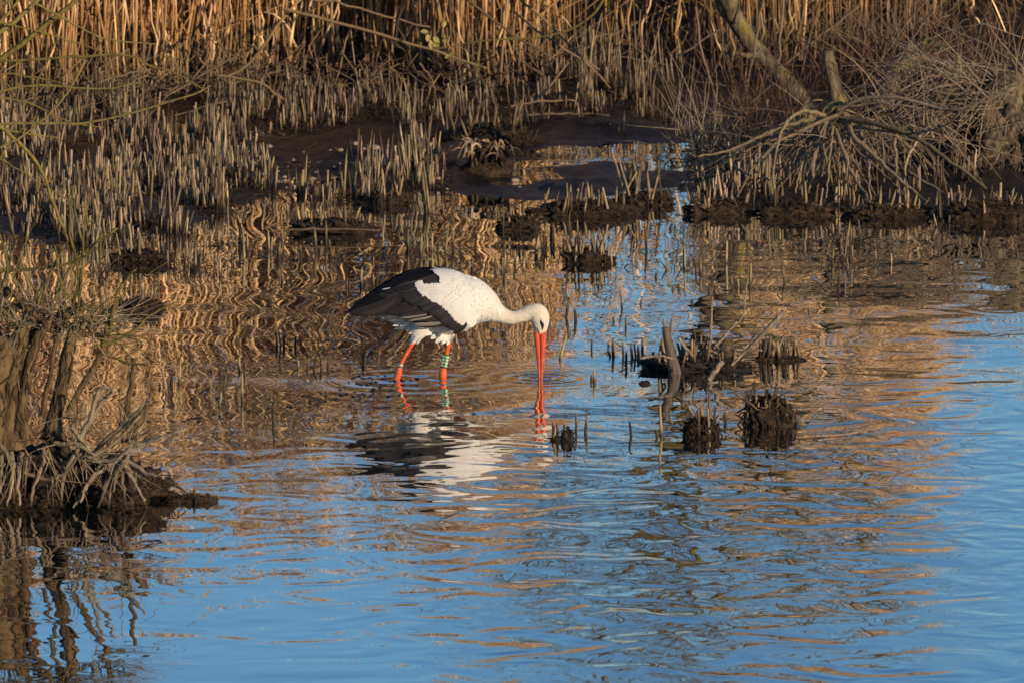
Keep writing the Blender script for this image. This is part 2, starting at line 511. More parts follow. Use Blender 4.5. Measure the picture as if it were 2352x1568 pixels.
# leaves and plumes of the bed
NL = 26000
near_w = 0.15 + np.exp(-np.maximum(depth_all[rest], 0) / 0.7)
pick = rng.choice(len(rest), NL, p=near_w / near_w.sum())
tt = np.where(px[rest][pick] < 1280, rng.uniform(0.04, 1.0, NL) ** 0.65, rng.uniform(0.35, 1.0, NL))
tips = P[pick]
base = np.stack([np.array([np.interp(tt[i], np.linspace(0, 1, 5), tips[i, :, c]) for i in range(NL)]) for c in range(3)], 1)
a = rng.uniform(0, 2 * math.pi, NL)
el = rng.uniform(0.3, 1.2, NL)
dr = np.stack([np.cos(a) * np.cos(el), np.sin(a) * np.cos(el), np.sin(el)], 1)
V, q, Q = leaf_strips(base, dr, rng.uniform(0.12, 0.4, NL), rng.uniform(0.008, 0.021, NL) * np.where(tt > .3, 1, .6), rng.uniform(0.1, 0.9, NL))
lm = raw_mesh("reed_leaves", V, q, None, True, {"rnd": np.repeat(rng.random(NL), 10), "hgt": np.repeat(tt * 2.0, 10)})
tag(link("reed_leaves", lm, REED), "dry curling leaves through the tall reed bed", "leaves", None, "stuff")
NP = 9000
near_w = 0.1 + np.exp(-np.maximum(depth_all[rest], 0) / 1.0)
pick = rng.choice(len(rest), NP, p=near_w / near_w.sum())
base = P[pick, -1] + rng.normal(0, 0.015, (NP, 3)) - np.array([0, 0, 1]) * rng.uniform(0, 0.22, NP)[:, None]
a = rng.normal(math.pi * 0.8, 0.9, NP); el = rng.uniform(0.5, 1.3, NP)
dr = np.stack([np.cos(a) * np.cos(el), np.sin(a) * np.cos(el), np.sin(el)], 1)
V, q, Q = leaf_strips(base, dr, rng.uniform(0.07, 0.2, NP), rng.uniform(0.012, 0.028, NP), rng.uniform(0.5, 1.2, NP))
lm = raw_mesh("reed_plumes", V, q, None, True, {"rnd": np.repeat(rng.random(NP), 10), "hgt": np.full(NP * 10, 1.4)})
tag(link("reed_plumes", lm, REED), "drooping feathery seed heads on top of the reed bed", "seed heads", None, "stuff")
# the front rank: one object each, sharing a dozen meshes
variants = []
for i in range(12):
    Pv = stem_paths(np.zeros(1), np.zeros(1), np.zeros(1), np.ones(1), np.array([0.02 + 0.012 * i]), 7)
    Pv[:, 1:-1, :2] += rng.normal(0, 0.012, (1, 5, 2))
    Pv[:, :, 2] *= 1.8
    variants.append(tubes("reed", Pv, np.full((1, 7), 0.0054) * np.array([1.15, 1.05, 1, 0.95, 0.85, 0.7, 0.4])[None], 6, True, [0.4]))
for n_, i in enumerate(front):
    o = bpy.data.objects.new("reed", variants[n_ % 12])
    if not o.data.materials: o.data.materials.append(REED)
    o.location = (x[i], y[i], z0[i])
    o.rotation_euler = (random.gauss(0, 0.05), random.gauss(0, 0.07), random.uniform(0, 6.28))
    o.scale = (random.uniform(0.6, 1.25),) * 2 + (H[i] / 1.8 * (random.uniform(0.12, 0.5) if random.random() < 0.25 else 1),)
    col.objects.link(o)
    low = "broken off short" if o.scale[2] * 1.8 < 1.1 else "tall"
    thick = "thick" if o.scale[0] > .95 else "thin"
    if px[i] < 300: tag(o, f"{low} {thick} dry tan reed behind the green willow shoots at the upper left", "reed", f"{low} {thick} reeds behind the willow shoots")
    elif px[i] < 560: tag(o, f"{low} {thick} dry tan reed in the front rank behind the left stubble", "reed", f"{low} {thick} reeds behind the left stubble")
    elif px[i] < 800: tag(o, f"{low} {thick} dry tan reed in the front rank behind the pebbly mud", "reed", f"{low} {thick} reeds behind the pebbly mud")
    elif px[i] < 1050: tag(o, f"{low} {thick} dry tan reed in the front rank around the twig with leaves", "reed", f"{low} {thick} reeds by the leafy twig")
    elif px[i] < 1290: tag(o, f"{low} {thick} dry tan reed between the leafy twig and the dark gap", "reed", f"{low} {thick} reeds left of the dark gap")
    elif px[i] < 1640: tag(o, "lone dry reed stem in the thin dark gap between reed bed and leaning trunk", "reed", "reed stems in the dark gap")
    else: tag(o, "dry reed stem rising among the willow roots on the right bank", "reed", "reed stems among the willow roots")

# litter of broken straw lying at the foot of the reeds
NL = 1300
lx = rng.uniform(-4.2, 4.2, NL)
lx = np.where((lx > 0.25) & (rng.random(NL) < 0.6), -np.abs(lx), lx)
lpx = 1176 + lx / (42 * 1.0098) / HALF * 1176
lf = np.interp(lpx, fy_px, fy_val)
ly = lf + rng.normal(0.1, 0.35, NL)
lz = np.maximum(terrain(np.stack([lx, ly], 1)), 0.0) + rng.uniform(0.0, 0.10, NL)
a = rng.normal(0, 0.6, NL) + np.where(rng.random(NL) < 0.5, 0, math.pi)
el = rng.normal(0.6, 0.6, NL)
L = rng.uniform(0.08, 0.45, NL)
dr = np.stack([np.cos(a) * np.cos(el), np.sin(a) * np.cos(el), np.sin(el)], 1)
b0 = np.stack([lx, ly, lz], 1)
Pl = b0[:, None, :] + dr[:, None, :] * (np.linspace(-.3, 0.7, 4)[None] * L[:, None])[:, :, None]
Pl[:, 1:3] += rng.normal(0, 0.012, (NL, 2, 3))
tag(link("reed_litter", tubes("reed_litter", Pl, rng.uniform(0.0018, 0.004, (NL, 1)) * np.ones((1, 4)), 4), LITTER),
    "broken straw and fallen stems littering the foot of the reeds", "litter", None, "stuff")

# ------------------------------------------------------------------ cut reed stubs
def inpoly(px, py, poly):
    poly = np.array(poly, float)
    inside = np.zeros(len(px), bool)
    for a, b in zip(poly, np.roll(poly, -1, axis=0)):
        inside ^= ((a[1] > py) != (b[1] > py)) & (px < (b[0] - a[0]) * (py - a[1]) / (b[1] - a[1] + 1e-12) + a[0])
    return inside
stub_xy, stub_h, stub_zone = [], [], []
def field(poly, n, h0, h1, zone, clumpy=0.6):
    W = np.array([ground(px_, py_).xy[:] for px_, py_ in poly])
    lo, hi = W.min(0), W.max(0)
    c = 0
    while c < n:
        q = rng.uniform(lo, hi, (4000, 2))
        q = q[inpoly(q[:, 0], q[:, 1], W)]
        cl = sstep(-0.12, 0.2, vnoise(q[:, 0] * 5.0, q[:, 1] * 3.0)) * (0.4 + sstep(-0.3, 0.2, vnoise(q[:, 0] * 1.8 + 5, q[:, 1] * 1.2)))
        q = q[rng.random(len(q)) < (1 - clumpy) * 0.25 + clumpy * cl]
        q = q[: max(1, len(q) // 5)]
        q = (np.repeat(q, 5, 0) + rng.normal(0, 0.028, (len(q) * 5, 2)))[: n - c]
        c += len(q)
        f = 0.75 + 0.6 * (vnoise(q[:, 0] * 3 + 3, q[:, 1] * 2) + 0.5)
        for r_, ff in zip(q, f):
            stub_xy.append(r_); stub_h.append(random.uniform(h0, h1) * ff * random.lognormvariate(-.05, .3)); stub_zone.append(zone)
field([(-300, 560), (150, 575), (420, 560), (480, 500), (610, 455), (620, 400), (560, 330), (380, 300), (-300, 310)], 1900, 0.035, 0.135, "left", 0.9)
field([(-300, 320), (380, 300), (520, 290), (560, 250), (-300, 262)], 420, 0.03, 0.14, "foot", 0.8)
field([(500, 330), (1250, 320), (1290, 215), (500, 235)], 460, 0.02, 0.14, "foot", 0.95)
field([(800, 445), (1010, 438), (1010, 385), (830, 390)], 150, 0.05, 0.15, "middle", 0.7)
field([(640, 470), (1000, 500), (1010, 440), (640, 440)], 50, 0.04, 0.12, "middle", 0.6)
field([(1290, 255), (1570, 258), (1640, 190), (1300, 190)], 90, 0.06, 0.28, "foot", 0.7)
field([(1220, 330), (1560, 318), (1570, 240), (1230, 240)], 150, 0.02, 0.11, "foot", 0.7)
field([(1590, 455), (2352, 455), (2352, 320), (1600, 320)], 330, 0.03, 0.14, "right", 0.6)
field([(1600, 500), (2352, 500), (2352, 440), (1620, 440)], 120, 0.05, 0.15, "right", 0.7)
field([(-100, 640), (560, 640), (640, 560), (420, 540), (-100, 545)], 80, 0.04, 0.13, "leftwater", 0.8)
field([(1440, 850), (1840, 840), (1850, 810), (1440, 815)], 40, 0.03, 0.07, "rightwater", 0.4)
field([(1560, 640), (2050, 680), (2300, 560), (2200, 500), (1600, 510)], 28, 0.05, 0.14, "rightwater", 0.3)
field([(1000, 640), (1300, 660), (1560, 620), (1500, 500), (1010, 480)], 14, 0.05, 0.14, "behind", 0.3)
field([(640, 680), (1000, 640), (1000, 520), (600, 560)], 12, 0.05, 0.12, "behind", 0.3)
field_n = len(stub_xy)
# stubs read off the photograph: (foot x, foot y, height) in picture units of 2352
C6 = [(490,445,570),(185,515,620),(237,580,640),(625,120,260),(548,260,330),(573,150,205),(590,505,545),(510,610,670),(445,610,640),(415,755,790),
      (443,735,830),(425,805,830),(497,740,830),(512,800,870),(545,755,835),(323,725,790),(150,725,845),(323,930,960),(340,905,970),(240,1140,1240),
      (290,1140,1245),(540,1195,1265),(705,1095,1260),(683,1225,1265),(675,380,400),(830,225,310),(921,290,380),(1060,200,320),(1190,320,450),
      (1380,315,430),(1670,360,460),(1090,400,460),(1125,405,450),(1140,420,455),(766,445,465),(800,430,460),(965,445,475),(995,445,475),
      (1512,570,590),(875,530,545),(1240,765,830),(1250,755,835),(1270,750,835),(1285,765,835),(1300,745,840),(1355,740,830),(1385,745,830),
      (1395,750,840),(1425,735,840),(1055,1145,1195),(855,300,320),(885,305,320),(600,730,830),(20,150,260),(65,150,260),(100,100,190),(1710,100,240),
      (1735,130,230),(1750,120,235),(565,760,830),(580,770,830),(118,1190,1240),(1215,960,1010),(90,510,640)]
C7 = [(240,410,560),(355,515,600),(450,400,560),(515,370,520),(545,500,590),(150,430,560),(165,470,560),(178,490,560),(1035,420,560),(1120,445,590),
      (1160,480,580),(1190,440,560),(1225,455,570),(1275,410,570),(1325,420,560),(1375,500,590),(1465,445,540),(1645,285,470),(1650,560,690),
      (1445,620,670),(1610,610,660),(1590,610,650),(1720,560,650),(1795,560,650),(1850,450,600),(1745,540,580),(1895,440,560),(1960,380,480),
      (1965,510,560),(2065,340,500),(2120,380,470),(295,125,240),(445,135,250),(725,340,420),(1060,500,590),(270,255,330)]
C1 = [(185,240,320),(205,260,320),(318,160,320),(360,270,330),(375,265,330),(440,190,310),(470,200,310),(500,220,305),(525,230,305),(560,240,295),
      (1388,60,170),(1690,190,260),(345,950,1040),(490,930,970),(640,790,830)]
C5 = [(830,740,775),(912,665,815),(938,715,760),(980,605,755),(1075,700,765),(1205,650,700),(1222,660,790),(1245,670,705),(1290,760,825),(1325,700,850),
      (1200,800,880),(1310,620,690),(1335,620,695),(875,755,775)]
marks = [(1223 + a * .42, 470 + b * .42, 470 + c * .42) for a, b, c in C6] + [(564 + a * .36, 376 + b * .36, 376 + c * .36) for a, b, c in C7] + \
        [(752.6 + a * .24, 583 + b * .24, 583 + c * .24) for a, b, c in C1] + [(a * .42, 564 + b * .42, 564 + c * .42) for a, b, c in C5] + \
        [(636, 765, 793), (645, 757, 795), (652, 770, 795), (678, 772, 793), (645, 830, 845), (685, 828, 846), (705, 822, 848), (720, 820, 848), (738, 815, 848), (752, 818, 846), (627, 915, 967), (837, 822, 838)]
mark_rows = []
for mx, top, foot in marks:
    g = ground(mx, foot)
    t_ = at(mx, top, g.y)
    mark_rows.append((g.x, g.y, max(0.02, t_.z), mx, foot))
stub_variants = []
for i in range(16):
    S = 5
    Pv = np.zeros((1, S, 3))
    Pv[0, :, 2] = np.linspace(-0.35, 1.0, S)
    Pv[0, 1:, :2] = np.cumsum(rng.normal(0, 0.022 + 0.014 * (i % 4), (S - 1, 2)), 0)
    k = 6
    me = tubes("reed_stub", Pv, np.array([[1.1, 1.12, 1.0, 0.95, random.choice((0.9, 0.75, 0.5, 0.3))]]) * rng.uniform(0.85, 1.12, (1, S)), k, True, [0.3])
    # the cut runs aslant
    vv = me.vertices
    sl = random.uniform(0.02, 0.12)
    for j in range(k):
        vv[(S - 1) * k + j].co.z += sl * math.cos(j * 2 * math.pi / k)
    stub_variants.append(me)
def add_stub(x_, y_, z_, h_, mat_me, zone, r_):
    o = bpy.data.objects.new("reed_stub", mat_me)
    o.location = (x_, y_, z_)
    o.rotation_euler = (random.gauss(0, 0.09), random.gauss(0, 0.11), random.uniform(0, 6.28))
    o.scale = (r_, r_, h_)
    col.objects.link(o)
    lab, grp = {
        "right": ("cut reed stub at the water's edge under the willow roots", "stubs under the willow roots"),
        "left": (f"pale {'thick' if r_ > .0048 else 'thin'} cut reed stub in the {'front' if y_ < 5.2 else 'middle' if y_ < 6.8 else 'back'} of the left mud flat stubble", f"{'thick' if r_ > .0048 else 'thin'} stubs, {'front' if y_ < 5.2 else 'middle' if y_ < 6.8 else 'back'} of the left stubble"),
        "middle": ("pale cut reed stub in the patch between the pebbles and the curled tussock", "stubs by the pebbly mud"),
        "leftwater": ("dark footed cut reed stub in the water along the left stubble", "stubs in the water on the left"),
        "behind": ("thin cut reed stub in the brown reflections left behind the stork's back", "stubs in the water behind the stork's back") if x_ < -.3 else ("thin cut reed stub in the water above the stork's neck and head", "stubs in the water above the stork's head"),
        "rightwater": ("thin dark cut reed stub in the water around the stump island", "stubs in the water right of the stork"),
        "near": ("thin cut reed stub standing in open water in front of the stork's bill", "stubs in the open water in front"),
        "leftnear": ("short dark reed stub in the open water left of the stork's legs", "stubs in the water left of the legs"),
        "foot": ("cut reed stub at the foot of the tall reeds", "stubs at the foot of the reeds")}[zone]
    tag(o, lab, "reed stub", grp)
stub_land, stub_water = [], []
for me in stub_variants:
    a_ = me.copy(); a_.materials.append(STUB); stub_land.append(a_)
    b_ = me.copy(); b_.materials.append(STUBW); stub_water.append(b_)
singles = 0
for x_, y_, h_, mx, foot in mark_rows:
    if foot > 880: zone = "near" if mx > 1000 else "leftnear"
    elif foot > 770 and mx < 860: zone = "leftnear"
    elif mx < 560: zone = "leftwater"
    elif mx < 1400 and foot < 700: zone = "behind"
    else: zone = "rightwater"
    add_stub(x_, y_, 0, h_, random.choice(stub_water), zone, random.uniform(0.0038, 0.0062))
    singles += 1
sxy = np.array(stub_xy)
sh = np.array(stub_h)
szn = np.array(stub_zone)
sz = terrain(sxy)
inview = np.abs(1176 + sxy[:, 0] / ((sxy[:, 1] + 32) * 1.0098) / HALF * 1176 - 1176) < 1180
prio = sh / (sxy[:, 1] + 32) * np.where(inview, 1, 0) * np.where(szn == "foot", 0.3, 1.0)
ordr = np.argsort(-prio)
solo, mass = ordr[:300 - singles], ordr[300 - singles:]
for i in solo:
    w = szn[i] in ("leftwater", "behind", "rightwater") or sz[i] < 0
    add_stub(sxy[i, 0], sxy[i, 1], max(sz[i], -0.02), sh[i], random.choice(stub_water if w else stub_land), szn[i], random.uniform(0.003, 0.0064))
Pm = stem_paths(sxy[mass, 0], sxy[mass, 1], np.maximum(sz[mass], -0.05), sh[mass], np.abs(rng.normal(0.05, 0.13, len(mass))), 4, 0.06)
Pm[:, 1:, :2] += np.cumsum(rng.normal(0, 0.0035, (len(mass), 3, 2)), 1)
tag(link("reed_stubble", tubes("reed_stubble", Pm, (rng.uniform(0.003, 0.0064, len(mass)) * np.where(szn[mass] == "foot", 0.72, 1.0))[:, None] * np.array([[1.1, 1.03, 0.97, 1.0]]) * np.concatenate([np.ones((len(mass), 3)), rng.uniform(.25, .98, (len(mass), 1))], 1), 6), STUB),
    "thick stubble of cut grey reed stalks on the mud flats", "stubble", None, "stuff")
# torn leaf sheaths and wisps standing between the stubs
NW = 4500
src = rng.integers(0, len(sxy), NW)
wx, wy = sxy[src, 0] + rng.normal(0, .02, NW), sxy[src, 1] + rng.normal(0, .02, NW)
wh = sh[src] * rng.uniform(.35, 1.1, NW)
Pw = stem_paths(wx, wy, np.maximum(terrain(np.stack([wx, wy], 1)), -.03), wh, np.abs(rng.normal(.1, .3, NW)), 4, .02)
tag(link("stubble_wisps", tubes("stubble_wisps", Pw, rng.uniform(.0009, .0024, (NW, 1)) * np.array([[1, 1, .8, .4]]), 4), STUB),
    "thin torn wisps and sheaths standing between the cut stubs", "wisps", None, "stuff")
# dead leaves and rootlets matted between the stubs
NL = 16000
src = rng.integers(0, len(sxy), NL)
wide = np.where(rng.random(NL) < .5, .05, .2)
lx = sxy[src, 0] + rng.normal(0, 1, NL) * wide
ly = sxy[src, 1] + rng.normal(0, 1, NL) * wide
lz = np.maximum(terrain(np.stack([lx, ly], 1)), -0.005)
a = rng.uniform(0, 6.28, NL)
el = np.where(wide > .1, rng.uniform(-.05, .25, NL), rng.uniform(-0.1, 1.1, NL))
wet_ = (lz <= 0) & (wide > .1)
lx, ly, lz, a, el = lx[~wet_], ly[~wet_], lz[~wet_], a[~wet_], el[~wet_]
NL = len(lx)
dr = np.stack([np.cos(a) * np.cos(el), np.sin(a) * np.cos(el), np.sin(el)], 1)
L = rng.uniform(0.03, 0.13, NL)
Pl = np.stack([lx, ly, lz], 1)[:, None, :] + dr[:, None, :] * (np.linspace(0, 1, 4)[None] * L[:, None])[:, :, None]
Pl[:, :, 2] -= (np.linspace(0, 1, 4) ** 2)[None] * (L * rng.uniform(0, 0.8, NL))[:, None]
BROWNLEAF = stalk_material("matted_leaf", (0.05, 0.034, 0.022), (0.18, 0.125, 0.08), 0.0, 0.09, 0.3, 1.3, False)
tag(link("matted_leaves", tubes("matted_leaves", Pl, rng.uniform(0.0010, 0.0032, (NL, 1)) * np.array([[1, .9, .7, .4]]), 4), BROWNLEAF),
    "brown matted leaves and rootlets between the cut stubs", "dead leaves", None, "stuff")

# ------------------------------------------------------------------ fallen and leaning reeds
def reed_line(name, pts, Y, r, mat, label, cat, dY=0.0):
    p = ipath(pts, Y, dY)
    n = 10
    o = limb(name, p, [r, r * 0.95, r * 0.7], mat, None, n, 6, 0.003)
    return tag(o, label, cat, "fallen and leaning reeds")
c3 = lambda *q: [(752.6 + a * .34, b * .34) for a, b in q]
c4 = lambda *q: [(1552 + a * .34, b * .34) for a, b in q]
c2 = lambda *q: [(a * .34, b * .34) for a, b in q]
FALLEN = [
    (c3((-300, 60), (40, 150), (550, 290), (1080, 465)), 8.75, 0.0085, "long tan reed fallen aslant across the upright reeds, passing under the twig leaves"),
    (c3((-100, 0), (130, 35), (400, 110), (690, 190)), 8.9, 0.006, "upper of two tan reeds fallen aslant above the stork, ending at the twig leaves"),
    (c3((900, -40), (1220, 210), (1540, 405)), 8.8, 0.007, "tan reed sloping steeply down to the right across the top centre"),
    (c3((1260, -40), (1560, 230), (1910, 600)), 9.0, 0.006, "dark tan reed sloping into the dark gap, longest of its fan"),
    (c3((1260, 80), (1500, 270), (1830, 480)), 9.1, 0.006, "tan reed in the fan sloping into the dark gap, just below the longest"),
    (c3((1820, 240), (1950, 230)), 8.9, 0.004, "short bent reed tip lying level in the dark gap"),
    (c3((1240, 720), (1500, 685), (1680, 680)), 8.0, 0.006, "tan reed lying flat on the mud left of the willow trunk, upper one"),
    (c3((1350, 780), (1600, 770), (1900, 775)), 7.8, 0.006, "tan reed lying flat at the mud's edge above the pool, lower one"),
    (c3((235, 580), (330, 470), (430, 395)), 8.3, 0.005, "thin broken reed propped up to the right in the grey stubs"),
    (c3((620, 430), (700, 530), (735, 680)), 8.0, 0.005, "broken reed leaning down to the right among grey stubs"),
    (c2((1540, 515), (1700, 420), (1830, 230), (1990, 40), (2040, -20)), 8.8, 0.008, "tan reed curving up to the right across the reeds above the pebbles"),
    (c2((1480, 510), (1750, 560), (1940, 690)), 8.3, 0.005, "broken reed sagging to the right behind the left stubble"),
    (c2((670, 560), (860, 505), (1020, 470)), 8.6, 0.006, "pale broken reed lying level behind the left stubble"),
    (c2((1340, 520), (1480, 450), (1620, 370)), 8.7, 0.006, "pale broken reed pointing up to the right left of centre"),
    (c4((135, 50), (190, 400), (300, 740), (370, 970)), 6.9, 0.006, "long pale reed leaning left in front of the leaning trunk"),
    (c4((150, -40), (240, 120), (410, 640)), 7.2, 0.005, "thin pale reed leaning left just behind the leaning trunk's foot"),
    (c4((600, -40), (530, 320), (430, 810)), 7.0, 0.006, "orange reed crossing in front of the leaning trunk"),
    (c4((730, -40), (700, 400), (690, 420)), 7.6, 0.006, "upright orange reed right of the leaning trunk"),
    (c4((880, -40), (820, 280), (730, 700)), 7.0, 0.006, "orange reed leaning right, first right of the leaning trunk"),
    (c4((990, -40), (900, 280), (830, 570)), 7.2, 0.006, "orange reed leaning right beside the broken stump's top"),
    (c4((1240, 40), (900, 310), (720, 450)), 6.9, 0.007, "thick reed lying aslant from trunk foot up over the broken stump"),
    (c4((590, 570), (500, 640), (390, 720)), 6.9, 0.006, "short broken reed below the leaning trunk"),
    (c4((0, 390), (140, 310), (310, 190), (330, 290), (410, 640)), 7.4, 0.005, "kinked reed with a sharp bend left of the leaning trunk"),
    (c4((2290, -40), (2285, 180), (2280, 420)), 8.2, 0.007, "upright pale reed near the right edge behind the root mound"),
    (c4((1910, 380), (1890, 560), (1870, 720)), 6.4, 0.009, "pale upright broken reed between the stump roots and root mound"),
    (c4((1925, 400), (1925, 560), (1915, 750)), 6.4, 0.006, "thinner upright broken reed beside the pale one"),
    (c4((1700, 470), (1760, 620), (1840, 750)), 6.0, 0.007, "pale stick leaning right among the root tangle"),
]
for pts, Y, r, lab in FALLEN:
    reed_line("fallen_reed", pts, Y, r, REED, lab, "fallen reed")
gp = ground(760, 530)
reed_line("fallen_reed", [(652, 532), (700, 528), (760, 526), (868, 528)], gp.y - 0.25, 0.006, REED, "long straw lying level on the dark weed clump left behind the stork", "fallen reed")

PEAT = stalk_material("peaty_rootlet", (0.035, 0.024, 0.014), (0.17, 0.12, 0.07), 0.0, 0.045, 0.3, 1.2, True)
# ------------------------------------------------------------------ root clumps and tussocks in the water
def clump(px_, py_, w, h, label, nst, sth, name="root_clump", seed=1, mat=ROOTMASS, amp=0.35, spread=0.9, depth_k=0.7, r=0.006, fibre=40, cat="root clump"):
    g = ground(px_, py_)
    s = 1.0 / (600 * 32 / (32 + g.y))
    W, Hh = w * s, h * s
    root = empty(name, g, label, cat, None)
    me = lump_mesh("mound", W * 0.5, W * 0.5 * depth_k, Hh * 0.66, 5, amp * 1.3, 5.5, seed, 0.5, 0.85)
    o = link("mound", me, mat, root)
    o.matrix_parent_inverse = Matrix()
    o.data["n"] = 1
    # stalks: the picked-out ones are parts
    for i in range(nst):
        a = random.uniform(0, 6.28); q = math.sqrt(random.random()) * spread
        x_, y_ = W * 0.5 * q * math.cos(a), W * 0.5 * depth_k * q * math.sin(a)
        zb = Hh * 0.8 * math.sqrt(max(0.0, 1 - q * q)) * 0.6
        st = bpy.data.objects.new("stub", random.choice(stub_water))
        st.location = (x_, y_, zb)
        st.rotation_euler = (random.gauss(-y_ / W, 0.12), random.gauss(0.5 * x_ / W, 0.14), random.uniform(0, 6))
        hh = sth * random.uniform(0.45, 1.15)
        st.scale = (r * random.uniform(0.7, 1.2),) * 2 + (hh,)
        col.objects.link(st)
        st.parent = root
    if fibre:
        zt = max(v.co.z for v in me.vertices)
        mv = [v for v in me.vertices if v.co.z > zt * random.uniform(-.1, .7)]
        nb = min(120, 14 + int(fibre * .45))
        Pb = []
        for v in random.sample(mv, min(nb, len(mv))):
            n_ = v.normal
            d_ = Vector((n_.x * .5 + random.gauss(0, .4), n_.y * .5, .6 + random.gauss(0, .5))).normalized()
            L_ = Hh * random.choice((.1, .15, .2, .25, .4)) * random.uniform(.7, 1.3)
            Pb.append([(v.co + d_ * L_ * t_ + Vector((random.gauss(0, .002), 0, 0)))[:] for t_ in (-.3, .2, .6, 1)])
        f = link("bristles", tubes("bristles", np.array(Pb), rng.uniform(.0012, .006, (len(Pb), 1)) * np.array([[1, 1, .85, .5]]), 5), PEAT, root)
        f.matrix_parent_inverse = Matrix()
        f["kind"] = "stuff"
        a = rng.uniform(0, 6.28, fibre); q = np.sqrt(rng.random(fibre)) * 1.0
        b = np.stack([W * .5 * q * np.cos(a), W * .5 * depth_k * q * np.sin(a), Hh * .75 * np.sqrt(np.maximum(0, 1 - q * q))], 1)
        d = np.stack([np.cos(a) * 0.35 + rng.normal(0, .3, fibre), np.sin(a) * 0.35, np.where(rng.random(fibre) < .35, rng.uniform(0.2, 1.0, fibre), rng.uniform(-1, -.3, fibre))], 1)
        L = rng.uniform(0.02, 0.07, fibre)
        Pf = b[:, None, :] + d[:, None, :] * (np.linspace(-.2, 1, 4)[None] * L[:, None])[:, :, None]
        Pf[:, :, 2] -= (np.linspace(0, 1, 4) ** 2)[None] * L[:, None] * 0.7
        f = link("root_fibres", tubes("root_fibres", Pf, rng.uniform(0.001, 0.003, (fibre, 1)) * np.ones((1, 4)), 4), PEAT, root)
        f.matrix_parent_inverse = Matrix()
        f["kind"] = "stuff"
    return root
clump(1352, 603, 105, 44, "low dark clump bristling with cut stubs in the water behind the stork's head", 26, 0.09, seed=3)
clump(1192, 527, 92, 40, "brown mossy root clump behind the stork, beside a tall pale stub", 9, 0.07, seed=5, fibre=160)
clump(1345, 492, 230, 42, "wide dark root mound with pale stubs at the edge of the mud spit", 30, 0.1, seed=7, fibre=200, depth_k=0.5)
clump(1595, 846, 235, 30, "wide low island of black roots around the broken post", 26, 0.10, seed=9, fibre=260, depth_k=0.4, mat=DARKLUMP, amp=.6, cat="root island", name="root_island")
clump(1768, 975, 108, 88, "tall shaggy brown root clump right of the smaller one, nearest the open water", 12, 0.05, seed=12, fibre=300, amp=0.35)
clump(1612, 1000, 80, 56, "small brown root clump with thin stalks left of the tall shaggy clump", 10, 0.09, seed=13, fibre=120)
clump(1302, 1010, 26, 34, "black lumpy root knob in the water right of the bill's reflection", 2, 0.05, seed=15, fibre=20, mat=DARKLUMP)
clump(1276, 1010, 20, 18, "smallest black root knob beside the lumpy one", 3, 0.045, seed=17, fibre=12, mat=DARKLUMP)
clump(1790, 826, 110, 12, "low row of black stubs right of the stump island", 14, 0.075, seed=19, fibre=30, depth_k=0.3)
clump(762, 532, 175, 38, "dark weedy clump with a straw across it, left behind the stork", 8, 0.08, seed=21, fibre=260, depth_k=0.6)
clump(322, 710, 95, 34, "dark brown sodden root clump above the foreground willow", 6, 0.06, seed=23, fibre=120)
clump(440, 1150, 120, 18, "low dark mud spit beside the foreground willow roots", 3, 0.03, seed=25, fibre=60, depth_k=0.5)
clump(1480, 470, 130, 40, "dark root mound with tall thin stalks at the right of the spit", 14, 0.22, seed=27, fibre=120, depth_k=0.5)
clump(880, 468, 120, 34, "black root clump under the pale stub patch at the water's edge", 14, 0.12, seed=29, fibre=100, depth_k=0.5)
clump(1650, 490, 150, 42, "brown root clump at the left foot of the willow roots", 12, 0.09, seed=31, fibre=160, depth_k=0.5)
clump(1830, 493, 170, 46, "rusty brown root clump under the middle of the willow roots", 12, 0.1, seed=33, fibre=160, depth_k=0.5)
clump(2040, 497, 190, 40, "dark root clump under the right hand willow roots", 14, 0.09, seed=35, fibre=160, depth_k=0.5)
clump(2270, 505, 210, 60, "large brown root clump in the water at the right edge", 14, 0.09, seed=37, fibre=220, depth_k=0.5)
clump(1130, 330, 190, 60, "black hummock of sedge behind the curled tussock", 20, 0.16, seed=39, fibre=120, depth_k=0.6)
clump(640, 265, 300, 34, "long black hummock at the foot of the reeds left of centre", 22, 0.16, seed=41, fibre=150, depth_k=0.5)
clump(320, 600, 150, 34, "brown sodden root clump at the front of the left stubble", 14, 0.12, seed=43, fibre=160, depth_k=0.6)
# curled sedge tussock
g = ground(1118, 408)
tus = empty("sedge_tussock", (g.x, g.y, max(0.0, tz(g.x, g.y))), "pale curled sedge tussock drooping to the left on the mud spit", "tussock")
o = link("mound", lump_mesh("mound", 0.11, 0.09, 0.09, 3, 0.3, 4, 51, 0.6), ROOTMASS, tus); o.matrix_parent_inverse = Matrix()
for i in range(60):
    a = random.uniform(-0.2, 3.4); L = random.uniform(0.09, 0.17)
    bx, by = random.uniform(-0.07, 0.09), random.uniform(-0.07, 0.05)
    dx = random.uniform(-1.1, 0.9)
    pts = [(bx, by, 0.04), (bx + dx * 0.03, by - 0.02, 0.04 + L * 0.55), (bx + dx * 0.075, by - 0.04, 0.04 + L * 0.75), (bx + dx * 0.12, by - 0.06, 0.04 + L * random.uniform(0.2, 0.75))]
    Pq = spline(pts, 9)
    o = link("blade", tubes("blade", Pq[None], np.linspace(0.009, 0.004, 9)[None] * random.uniform(0.8, 1.1), 5), STUB, tus)
    o.matrix_parent_inverse = Matrix()

